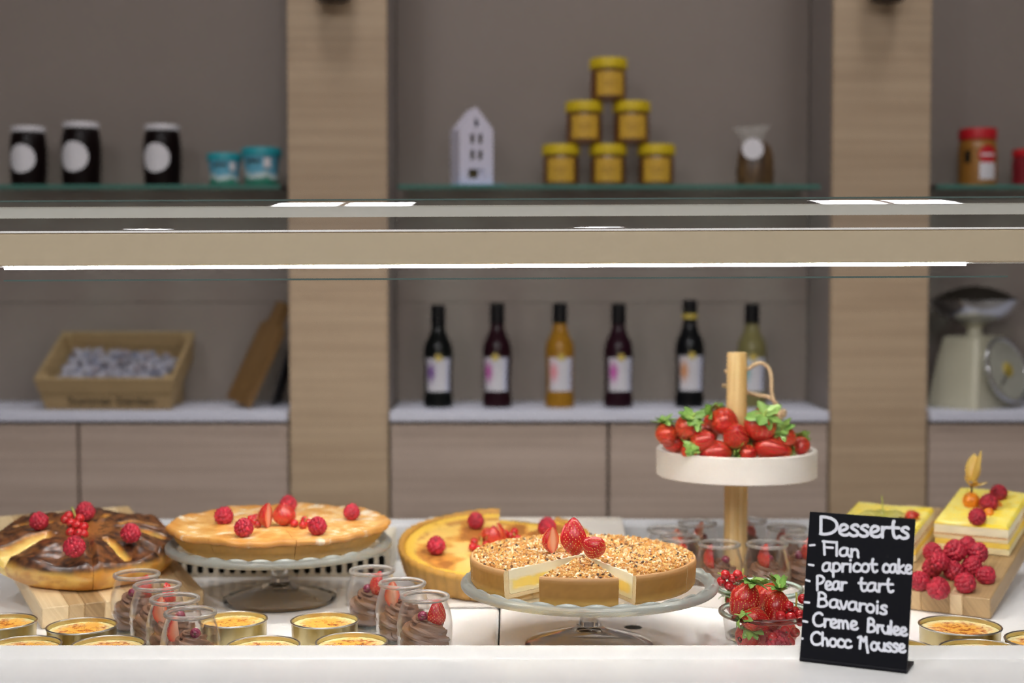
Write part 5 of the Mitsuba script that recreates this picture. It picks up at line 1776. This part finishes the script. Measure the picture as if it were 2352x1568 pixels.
def round_label(R, r, zc, off=0.0006):
    """a round label wrapped on a cylinder, facing -y."""
    nr, na = 6, 36
    q = np.linspace(0.001, 1, nr)
    a = np.arange(na) * 2 * PI / na
    X = (q[:, None] * np.cos(a) * r).reshape(-1)
    Z = (q[:, None] * np.sin(a) * r).reshape(-1)
    th = -PI / 2 + X / R
    V = np.stack([(R + off) * np.cos(th), (R + off) * np.sin(th), zc + Z], 1)
    m = trimesh.Trimesh(V, grid_faces(nr, na, False, True), process=False)
    return m


def face_out(m):
    n = m.face_normals[:, 1].mean()
    if n > 0:
        m.invert()
    return m


def spot(x, Y, z):
    p = at_y(x, 640, Y)
    return np.array([p[0], Y, z])


# dark preserve jars
JB = ply(lathe([(0, 0), (0.033, 0), (0.0365, 0.003), (0.0375, 0.010), (0.0395, 0.05), (0.0395, 0.085), (0.0375, 0.105), (0.034, 0.118), (0, 0.118)], 40), 'jam_dark', 40)
JL = ply(lathe([(0, 0.1183), (0.0350, 0.1183), (0.0362, 0.1195), (0.0362, 0.1285), (0.035, 0.1305), (0, 0.131)], 40), 'lid_white', 40)
JW = ply(face_out(round_label(0.0395, 0.0305, 0.060)), 'label_white', True)
for x, sc, rz, lb in ((70, 0.99, -5, 'leftmost dark preserve jar with a white lid on the left glass shelf'), (191, 1.06, -8, 'tallest dark preserve jar, second from the left on the left glass shelf'), (376, 1.02, -8, 'dark preserve jar standing next to the teal tubs')):
    k = thing('preserve_jar', lb, 'jar', 'dark preserve jars')
    m = M(spot(x, 3.05, ZG + 0.0004), rz=rz, s=sc)
    part(k, 'body', JB, m)
    part(k, 'lid', JL, m, label='white lid')
    part(k, 'round_label', JW, m, label='round white label')

# teal tubs
for x, sc, rz, lb in ((518, 0.93, 8, 'smaller teal tub on the left glass shelf'), (603, 1.06, -6, 'larger teal tub nearest the left pillar')):
    k = thing('spread_tub', lb, 'tub', 'teal tubs')
    m = M(spot(x, 3.04 - (0.02 if sc > 1 else 0), ZG + 0.0004), rz=rz, s=sc)
    b = lathe(spline([(0.0300, 0.0), (0.0310, 0.001), (0.0330, 0.02), (0.0355, 0.05), (0.0368, 0.066)], 40), 60)
    b = join(b, lathe([(0, 0.0001), (0.030, 0)], 60), lathe([(0.0368, 0.066), (0, 0.066)], 60))
    v = b.vertices
    nz = meshkit.noise(np.c_[np.arctan2(v[:, 1], v[:, 0]) * 3, v[:, 2] * 0, v[:, 2] * 0], 5)
    c = lerp((0.015, 0.20, 0.13), (0.50, 0.60, 0.62), smooth01(0.012, 0.019, v[:, 2] + 0.010 * (nz - 0.5)))
    c = lerp(c, (0.12, 0.40, 0.56), smooth01(0.022, 0.030, v[:, 2] + 0.010 * (nz - 0.5)))
    part(k, 'body', ply(b, 'vc_satin', True, color=c), m)
    part(k, 'lid', ply(lathe([(0, 0.0662), (0.0385, 0.0662), (0.0400, 0.060), (0.0405, 0.060), (0.0402, 0.074), (0.0385, 0.0765), (0, 0.0765)], 48), 'lid_teal', 40), m, label='teal lid')
    part(k, 'print_band', ply(face_out(patch(0.0362, 26, 0.046, 0.0515)), 'slate_black', True), m @ M((0, 0, 0), rz=-14))
    part(k, 'side_panel', ply(face_out(patch(0.0360, 12, 0.036, 0.056)), 'label_white', True), m @ M((0, 0, 0), rz=34))

# white house ornament
k = thing('house_ornament', 'white miniature gabled house ornament with cut-out windows on the middle glass shelf', 'ornament')
ha = math.radians(18)
p0 = at_y(1056, 419, 2.985)
p0[2] = ZG + 0.0016
HW, HE, HPK, HD = 0.0735, 0.119, 0.165, 0.075
HMt = frame(p0, [math.cos(ha * 0.35), math.sin(ha * 0.35), 0], [-math.sin(ha), math.cos(ha), 0], [0, 0, 1])
hy = np.array([-0.30, 0.955, 0])
hx = np.array([0.955, 0.30, 0])
HMt = frame(p0, hx, hy, [0, 0, 1])
outl = sg.Polygon([(0, 0), (HW, 0), (HW, HE), (HW / 2, HPK), (0, HE)])
holes = [sg.box(0.019, 0.015, 0.055, 0.034)]
for zc in (0.064, 0.098):
    holes += [sg.box(0.0235, zc - 0.010, 0.0325, zc + 0.010), sg.box(0.0410, zc - 0.010, 0.0500, zc + 0.010)]
holes.append(sg.Polygon([(0.0325, 0.124), (0.0410, 0.124), (0.0410, 0.134), (0.0367, 0.145), (0.0325, 0.134)]))
fac = outl.difference(unary_union(holes))


def upright(poly, y0, t):
    m = extrude(poly, t)
    v = m.vertices
    m.vertices = np.stack([v[:, 0], y0 + v[:, 2], v[:, 1]], 1)
    m.invert()
    return m


part(k, 'front_wall', ply(upright(fac, 0, 0.003), 'house_white'), HMt)
part(k, 'rear_wall', ply(upright(outl, HD - 0.003, 0.003), 'house_white'), HMt)
for x0 in (0, HW - 0.003):
    part(k, 'side_wall', ply(box(x0, x0 + 0.003, 0.0032, HD - 0.0032, 0, HE - 0.002), 'house_white'), HMt)
for sgn in (0, 1):
    rp = sg.Polygon([(0.0005, HE), (HW / 2, HPK), (HW / 2, HPK - 0.004), (0.003, HE - 0.0018)] if sgn == 0 else [(HW - 0.0005, HE), (HW / 2, HPK), (HW / 2, HPK - 0.004), (HW - 0.003, HE - 0.0018)])
    part(k, 'roof', ply(upright(rp, 0.0032, HD - 0.0064), 'house_white'), HMt)
part(k, 'inner_backing', ply(box(0.004, HW - 0.004, 0.012, 0.013, 0.002, HE - 0.003), 'window_dark'), HMt)
part(k, 'door_leaf', ply(box(0.041, 0.0545, 0.004, 0.005, 0.0155, 0.0335), 'house_white'), HMt)
k = thing('blue_card', 'thin blue card lying on the glass shelf under the white house ornament', 'card')
q0, q1 = at_y(1036, 420, 2.965)[0], at_y(1160, 420, 2.965)[0]
put(k, ply(box(q0, q1, 2.958, 3.06, ZG + 0.0003, ZG + 0.0013), 'card_blue'))

# pyramid of honey jars
HB = ply(lathe([(0, 0), (0.033, 0), (0.0355, 0.002), (0.0368, 0.008), (0.0370, 0.050), (0.0362, 0.060), (0.0345, 0.0655), (0, 0.0655)], 40), 'honey_brown', 40)
HLd = ply(lathe([(0, 0.0657), (0.0385, 0.0657), (0.0392, 0.067), (0.0392, 0.083), (0.0380, 0.0865), (0, 0.0875)], 40), 'lid_yellow', 40)
HLb = ply(face_out(patch(0.0370, 46, 0.010, 0.058)), 'label_gold', True)
HPr = ply(face_out(patch(0.0370, 22, 0.035, 0.0375, 0.0008)), 'print_brown', True)
HPr2 = ply(face_out(patch(0.0370, 16, 0.028, 0.030, 0.0008)), 'print_brown', True)
HS = 1.045
for x, lv, lb in ((1288, 0, 'honey jar at the lower left of the pyramid'), (1396, 0, 'honey jar in the middle of the bottom row of the pyramid'), (1506, 0, 'honey jar at the lower right of the pyramid'),
                  (1341, 1, 'honey jar on the left of the middle row of the pyramid'), (1449, 1, 'honey jar on the right of the middle row of the pyramid'), (1396, 2, 'honey jar at the top of the pyramid')):
    k = thing('honey_jar', lb, 'jar', 'pyramid of yellow-lidded honey jars')
    m = M(spot(x, 3.05, ZG + 0.0004 + lv * (0.0875 * HS + 0.0003)), rz=3 * lv - 3, s=HS)
    part(k, 'body', HB, m)
    part(k, 'lid', HLd, m, label='yellow lid')
    part(k, 'label_band', HLb, m, label='golden label')
    part(k, 'print', HPr, m)
    part(k, 'print', HPr2, m)

# cellophane bag
k = thing('cellophane_bag', 'clear cellophane bag of brown sweets with a round white label on the middle glass shelf', 'bag')
c = spot(1733, 3.06, ZG + 0.0004)
BAGS = 1.12
th = np.arange(40) * 2 * PI / 40
rows = []
for z, wx, wy in ((0.0, 0.030, 0.020), (0.003, 0.034, 0.024), (0.03, 0.036, 0.026), (0.060, 0.034, 0.024), (0.078, 0.029, 0.016), (0.088, 0.020, 0.008)):
    nz = 1 + 0.12 * (meshkit.noise(np.stack([np.cos(th) * 4, np.sin(th) * 4, np.full(40, z * 90)], 1), 3) - 0.5)
    rows.append(np.stack([wx * np.cos(th) * nz, wy * np.sin(th) * nz, np.full(40, z)], 1))
V = np.vstack(rows + [[[0, 0, 0]], [[0, 0, 0.090]]])
F = grid_faces(6, 40, False, True)
j = np.arange(40)
F = np.vstack([F, np.stack([np.full(40, 240), (j + 1) % 40, j], 1), np.stack([np.full(40, 241), 200 + j, 200 + (j + 1) % 40], 1)])
m = trimesh.Trimesh(V, F, process=False)
if m.volume < 0:
    m.invert()
nz = meshkit.fbm(V * 160, 3, 8)
part(k, 'contents', ply(m, 'vc_satin', True, color=lerp((0.05, 0.026, 0.012), (0.15, 0.085, 0.036), smooth01(0.35, 0.7, nz))), M(c, s=BAGS), kind='stuff')
ft = []
for z, wx, wy in ((0.0885, 0.021, 0.0085), (0.096, 0.020, 0.004), (0.108, 0.028, 0.0025), (0.118, 0.038, 0.0012)):
    ft.append(np.stack([wx * np.cos(th), wy * np.sin(th) + 0.002 * np.sin(th * 7), np.full(40, z)], 1))
m = trimesh.Trimesh(np.vstack(ft), grid_faces(4, 40, False, True), process=False)
bsdf('cellophane', {'type': 'blendbsdf', 'weight': 0.22, 'a': {'type': 'thindielectric'}, 'b': {'type': 'twosided', 'nested': {'type': 'diffuse', 'reflectance': rgb(0.6, 0.58, 0.55)}}})
part(k, 'flared_top', ply(m, 'cellophane', True), M(c, ry=-4, s=BAGS), label='clear flared top')
d = trimesh.creation.cylinder(0.0205, 0.0008, sections=32)
part(k, 'round_label', ply(moved(d, M((-0.010, -0.0280, 0.072), rx=84)), 'label_white'), M(c, s=BAGS), label='round white label')

# jars on the right shelf
k = thing('peanut_butter_jar', 'brown spread jar with a red lid on the right glass shelf', 'jar')
m = M(spot(2241, 3.04, ZG + 0.0004), s=1.0)
part(k, 'body', ply(lathe([(0, 0), (0.036, 0), (0.0395, 0.003), (0.0405, 0.012), (0.0405, 0.084), (0.0385, 0.094), (0.0355, 0.100), (0, 0.100)], 44), 'butter_brown', 40), m)
part(k, 'lid', ply(lathe([(0, 0.1002), (0.0392, 0.1002), (0.040, 0.1012), (0.040, 0.121), (0.039, 0.1235), (0, 0.1245)], 44), 'lid_red', 40), m, label='red lid')
part(k, 'red_emblem', ply(face_out(round_label(0.0405, 0.0205, 0.0665)), 'lid_red', True), m @ M((0, 0, 0), rz=14))
part(k, 'print', ply(face_out(patch(0.0405, 22, 0.064, 0.069, 0.0010)), 'label_white', True), m @ M((0, 0, 0), rz=14))
part(k, 'white_label', ply(face_out(patch(0.0405, 26, 0.014, 0.050, 0.0008)), 'label_white', True), m @ M((0, 0, 0), rz=14), label='white label')
part(k, 'side_print', ply(face_out(patch(0.0405, 10, 0.05, 0.076, 0.0006)), 'ink_black', True), m @ M((0, 0, 0), rz=-48))
k = thing('red_jar', 'dark red jar at the right picture edge on the right glass shelf', 'jar')
m = M(spot(2362, 3.04, ZG + 0.0004), s=(1.0, 1.0, 1.0))
part(k, 'body', ply(lathe([(0, 0), (0.034, 0), (0.037, 0.003), (0.038, 0.05), (0.036, 0.062), (0, 0.064)], 40), 'jar_red', 40), m)
part(k, 'lid', ply(lathe([(0, 0.0642), (0.0375, 0.0642), (0.0375, 0.080), (0, 0.082)], 40), 'lid_red', 40), m)

# crate of wrapped sweets, tipped forward on a wedge
cr = thing('wooden_crate', 'open wooden crate of wrapped sweets tipped forward on the left worktop', 'crate')
CWd, CD, CHt = 0.268, 0.205, 0.074
tilt_ = math.radians(27)
cp0 = at_y(105, 938, 2.965)
cp0[2] = ZW + 0.001
ya = math.radians(-1.5)
cu = np.array([math.cos(ya), math.sin(ya), 0])
cbk = np.array([-math.sin(ya), math.cos(ya), 0])
cw = cbk * math.cos(tilt_) + np.array([0, 0, math.sin(tilt_)])
cn = np.cross(cu, cw)
CM = frame(cp0, cu, cw, cn)
tk = 0.008


def flare(x0, x1, y0, y1, z0, z1):
    b = box(x0, x1, y0, y1, z0, z1, 0.001)
    v = b.vertices
    f = 1 + 0.10 * v[:, 2:3] / CHt
    v[:, :1] = (v[:, :1] - CWd / 2) * f + CWd / 2
    return b


for z0, z1, nm in ((0.0, 0.033, 'front_slat'), (0.037, CHt, 'front_slat')):
    part(cr, nm, ply(flare(0, CWd, 0, tk, z0, z1), 'crate_wood'), CM)
    part(cr, 'rear_slat', ply(flare(0, CWd, CD - tk, CD, z0, z1), 'crate_wood'), CM)
    for x0 in (0.0, CWd - tk):
        part(cr, 'side_slat', ply(flare(x0, x0 + tk, tk + 0.0004, CD - tk - 0.0004, z0, z1), 'crate_wood'), CM)
part(cr, 'floor_board', ply(box(tk + 0.0005, CWd - tk - 0.0005, tk + 0.0005, CD - tk - 0.0005, 0.001, 0.006), 'crate_wood'), CM)
for x0 in (tk + 0.0008, CWd - tk - 0.0148):
    for y0 in (tk + 0.0008, CD - tk - 0.0148):
        part(cr, 'corner_post', ply(flare(x0, x0 + 0.014, y0, y0 + 0.014, 0.0064, CHt - 0.001), 'crate_wood'), CM)
txt = meshkit.text_mesh('Summer Garden', 0.0175, 0.0004, bold=True)
ext = txt.bounds
txt.apply_translation([-ext[0][0], 0, 0])
txt.apply_scale([0.185 / (ext[1][0] - ext[0][0]), 1, 1])
v = txt.vertices
txt.vertices = np.stack([v[:, 0] + 0.050, -v[:, 2] - 0.0002, v[:, 1] + 0.011], 1)
part(cr, 'lettering', ply(txt, 'ink_black'), CM, label='dark lettering on the lower front slat')
wg = sg.Polygon([(0.012, 0.0), (CD * math.cos(tilt_) - 0.01, 0.0), (CD * math.cos(tilt_) - 0.01, math.tan(tilt_) * (CD * math.cos(tilt_) - 0.01) - 0.0012), (0.012, math.tan(tilt_) * 0.012 - 0.0012)])
m = extrude(wg, CWd - 0.04)
v = m.vertices
m.vertices = np.stack([v[:, 2] + 0.02, v[:, 0], v[:, 1]], 1)
if m.volume < 0:
    m.invert()
k = thing('crate_wedge', 'wooden wedge propping up the back of the sweets crate', 'wedge')
put(k, ply(m, 'crate_wood'), frame([cp0[0], cp0[1], ZW + 0.0006], cu, cbk, [0, 0, 1]))
# wrapped sweets
r = np.random.RandomState(77)
vs, fs, cs, b0 = [], [], [], 0
sw_ = lathe([(0, -0.011), (0.0045, -0.0100), (0.0012, -0.0060), (0.0038, -0.0042), (0.0042, 0), (0.0038, 0.0042), (0.0012, 0.0060), (0.0045, 0.0100), (0, 0.011)], 8)
for i in range(620):
    x, y = r.uniform(0.022, CWd - 0.022), r.uniform(0.022, CD - 0.030)
    z = 0.030 + 0.006 * math.sin(x * 22) + r.uniform(-0.004, 0.012) + 0.012 * (1 - y / CD)
    R_ = trimesh.transformations.random_rotation_matrix(r.uniform(0, 1, 3))[:3, :3]
    v = sw_.vertices @ R_.T
    v[:, 2] *= 0.6
    v = v + [x, y, z]
    v[:, 0] = np.clip(v[:, 0], tk + 0.001, CWd - tk - 0.001)
    v[:, 1] = np.clip(v[:, 1], tk + 0.001, CD - tk - 0.001)
    vs.append(v)
    fs.append(sw_.faces + b0)
    b0 += len(v)
    pal = [(0.36, 0.36, 0.43), (0.46, 0.45, 0.52), (0.20, 0.22, 0.32), (0.36, 0.31, 0.36), (0.10, 0.09, 0.12)][r.choice(5, p=[.34, .34, .14, .10, .08])]
    cs.append(np.tile(np.array(pal), (len(v), 1)))
k = thing('wrapped_sweets', 'heap of small white and blue wrapped sweets filling the wooden crate', 'sweets', kind='stuff')
put(k, ply((np.vstack(vs), np.vstack(fs)), 'vc_satin', True, color=np.vstack(cs)), CM)

# leaning plank and slate against the left pillar
k = thing('leaning_plank', 'brown wooden serving plank leaning against the left pillar on the worktop', 'serving board')
A0, A1 = at_y(556, 934, 3.02), at_y(662, 700, 3.05)
A0[2] = ZW + 0.004
ax_ = (A1 - A0) / np.linalg.norm(A1 - A0)
wd_ = np.array([0.62, -0.78, 0.0])
wd_ -= ax_ * (wd_ @ ax_)
wd_ /= np.linalg.norm(wd_)
PMt = frame(A0, wd_, ax_, np.cross(wd_, ax_))
Lp = np.linalg.norm(A1 - A0)
pl = sg.Polygon([(-0.045, 0.0), (0.045, 0.0), (0.045, Lp * 0.74), (0.020, Lp * 0.80), (0.018, Lp * 0.99), (-0.018, Lp * 0.99), (-0.020, Lp * 0.80), (-0.045, Lp * 0.74)]).buffer(-0.004).buffer(0.004)
m = extrude(pl, 0.018)
zmin = ((PMt @ np.c_[m.vertices, np.ones(len(m.vertices))].T).T)[:, 2].min()
PMt[2, 3] += ZW + 0.0006 - zmin
part(k, 'blade', ply(m, 'plank_brown'), PMt)
k = thing('slate_board', 'black slate board standing behind the leaning plank at the left pillar', 'slate')
X1 = PX[0][0] - 0.004
sl_ = box(0, 0.006, 0, 0.115, 0, 0.155, 0.001)
sx_ = X1 - 0.006 - 0.052
shear = np.eye(4)
shear[0, 2] = 0.30
mm = moved(sl_, shear)
mm.apply_translation([sx_ + 0.002, 3.04, ZW + 0.0006])
put(k, ply(mm, 'slate_black'))

# bottles
def bottle_prof(s=1.0):
    pts = [(0.0, 0.0), (0.0270, 0.0), (0.0298, 0.003), (0.0300, 0.012), (0.0278, 0.032), (0.0272, 0.050), (0.0280, 0.080), (0.0298, 0.104), (0.0300, 0.118), (0.0275, 0.134), (0.0195, 0.150), (0.0150, 0.163), (0.0138, 0.174)]
    return np.array(pts) * [1, s]


BOT = [(1006, 700, 'bottle_black', (0.003, 0.004, 0.004), 'black bottle, leftmost on the worktop', 0, 'purple'), (1142, 696, 'bottle_plum', (0.014, 0.003, 0.006), 'dark plum bottle, second from the left', 0, 'magenta'),
       (1286, 696, 'bottle_amber', (0.26, 0.125, 0.012), 'amber bottle, the only orange one on the worktop', 0, 'pink'), (1421, 697, 'bottle_plum2', (0.014, 0.003, 0.007), 'dark plum bottle, fourth from the left', 0, 'magenta'),
       (1585, 688, 'bottle_black2', (0.003, 0.0035, 0.0045), 'tall black bottle with a gold neck band, left of the wooden pole', 1, 'orange'), (1728, 697, 'bottle_pale', (0.15, 0.135, 0.055), 'pale yellow bottle behind the wooden pole', 0, 'teal')]
TINT = {'purple': (0.12, 0.03, 0.22), 'magenta': (0.42, 0.04, 0.30), 'pink': (0.62, 0.22, 0.26), 'orange': (0.50, 0.20, 0.06), 'teal': (0.04, 0.30, 0.28)}
for x, yt, nm, col, lb, band, tint in BOT:
    pr(nm, col, 0.12, 0.22)
    base = spot(x, 3.03, ZW + 0.0004)
    top = at_y(x, yt, 3.03)[2]
    s = (top - base[2]) / 0.216
    k = thing('bottle', lb, 'bottle', 'bottles in a row on the worktop')
    m = M(base, rz=rng.uniform(-8, 8), s=(1.05, 1.05, s))
    part(k, 'body', ply(np_l := lathe(np.vstack([bottle_prof(), [[0.0, 0.1742]]]), 44), nm, 40), m)
    part(k, 'cap', ply(lathe([(0, 0.1744), (0.0145, 0.1744), (0.0150, 0.176), (0.0146, 0.213), (0.0135, 0.216), (0, 0.216)], 36), 'dark_cap', 40), m, label='black cap sleeve')
    lbm = patch(0.0284, 52, 0.034, 0.104, 0.0006, 30)
    v = lbm.vertices
    prof_r = np.interp(v[:, 2], bottle_prof()[1:, 1], bottle_prof()[1:, 0]) + 0.0007
    aa_ = np.arctan2(v[:, 1], v[:, 0])
    v[:, 0], v[:, 1] = prof_r * np.cos(aa_), prof_r * np.sin(aa_)
    # more rows for the printed colours
    lbm = face_out(lbm)
    uu = (np.degrees(aa_) + 90) / 52
    blob = np.exp(-((uu + 0.62) / 0.34) ** 2 - ((lbm.vertices[:, 2] - 0.074) / 0.018) ** 2)
    c_ = lerp((0.52, 0.51, 0.55), TINT[tint], np.clip(1.2 * blob, 0, 1))
    c_ = lerp(c_, (0.36, 0.40, 0.62), 0.6 * smooth01(0.45, 0.9, uu))
    part(k, 'paper_label', ply(lbm, 'vc_matte', True, color=c_), m, label='pale printed label')
    part(k, 'crest', ply(face_out(round_label(0.0305, 0.0075, 0.105, 0.0006)), 'print_gold' if 'print_gold' in scene else pr('print_gold', (0.42, 0.32, 0.05), 0.4, 0.5), True), m)
    if band:
        part(k, 'neck_band', ply(lathe([(0.0146, 0.178), (0.0153, 0.178), (0.0153, 0.188), (0.0146, 0.188)], 36), 'print_gold', 40), m, label='gold neck band')

# kitchen scale
sc_ = thing('kitchen_scale', 'cream retro kitchen scale with a round dial and a chrome bowl on the right worktop', 'kitchen scale')
S0 = at_y(2236, 932, 3.045)
S0[2] = ZW + 0.0005
SM = M(S0, rz=38)
body = trimesh.convex.convex_hull(np.array([[x * w, y * d, z] for z, w, d, in ((0.0, 0.088, 0.062), (0.012, 0.088, 0.062), (0.10, 0.070, 0.052), (0.145, 0.058, 0.045), (0.152, 0.052, 0.040)) for x in (-1, -0.9, 0.9, 1) for y in (-1, -0.85, 0.85, 1) if abs(x) + abs(y) < 1.95]))
part(sc_, 'body', ply(body, 'scale_cream', 25), SM)
part(sc_, 'column', ply(lathe([(0, 0.1524), (0.020, 0.1524), (0.016, 0.158), (0.016, 0.172), (0.030, 0.1795), (0, 0.1797)], 32), 'scale_cream', 40), SM)
bowlp = [(0, 0.1995), (0.030, 0.1998), (0.055, 0.206), (0.080, 0.222), (0.0935, 0.243), (0.0965, 0.250), (0.095, 0.2505), (0.0915, 0.244), (0.078, 0.2245), (0.053, 0.2085), (0.030, 0.2025), (0, 0.2022)]
bowlp = [(a_, b_ - 0.0195) for a_, b_ in bowlp]
part(sc_, 'bowl', ply(lathe(bowlp, 56), 'chrome', 40), SM, label='chrome weighing bowl')
k2 = thing('coffee_beans', 'dark heap filling the chrome bowl of the kitchen scale', 'beans', kind='stuff')
cb = lathe([(0, 0.2260), (0.070, 0.2270), (0.0885, 0.2445), (0.085, 0.252), (0.06, 0.266), (0.03, 0.276), (0, 0.280)], 56)
cb.apply_translation([0, 0, -0.0195])
cb = cb.subdivide()
cb.vertices += 0.0022 * (meshkit.noise(cb.vertices * 220, 4)[:, None] - 0.5)
put(k2, ply(cb, 'ink_black', 30), SM)
dn = np.array([0, -1, 0.30])
dn /= np.linalg.norm(dn)
DMt = SM @ axis_matrix(np.array([0.014, -0.060, 0.078]), dn)
part(sc_, 'dial', ply(lathe([(0, 0), (0.066, 0), (0.066, 0.012), (0, 0.0135)], 56), 'dial_face', 40), DMt, label='grey-green dial face')
part(sc_, 'dial_ring', ply(torus(0.0685, 0.0045, 0.011), 'chrome', True), DMt, label='chrome dial ring')
part(sc_, 'dial_centre', ply(lathe([(0, 0.0137), (0.016, 0.0137), (0.014, 0.0165), (0, 0.017)], 32), 'print_gold', 40), DMt)
part(sc_, 'pointer', ply(moved(box(-0.0014, 0.0014, 0.0, 0.052, 0.0172, 0.0182), M((0, 0, 0), rz=200)), 'ink_black'), DMt)
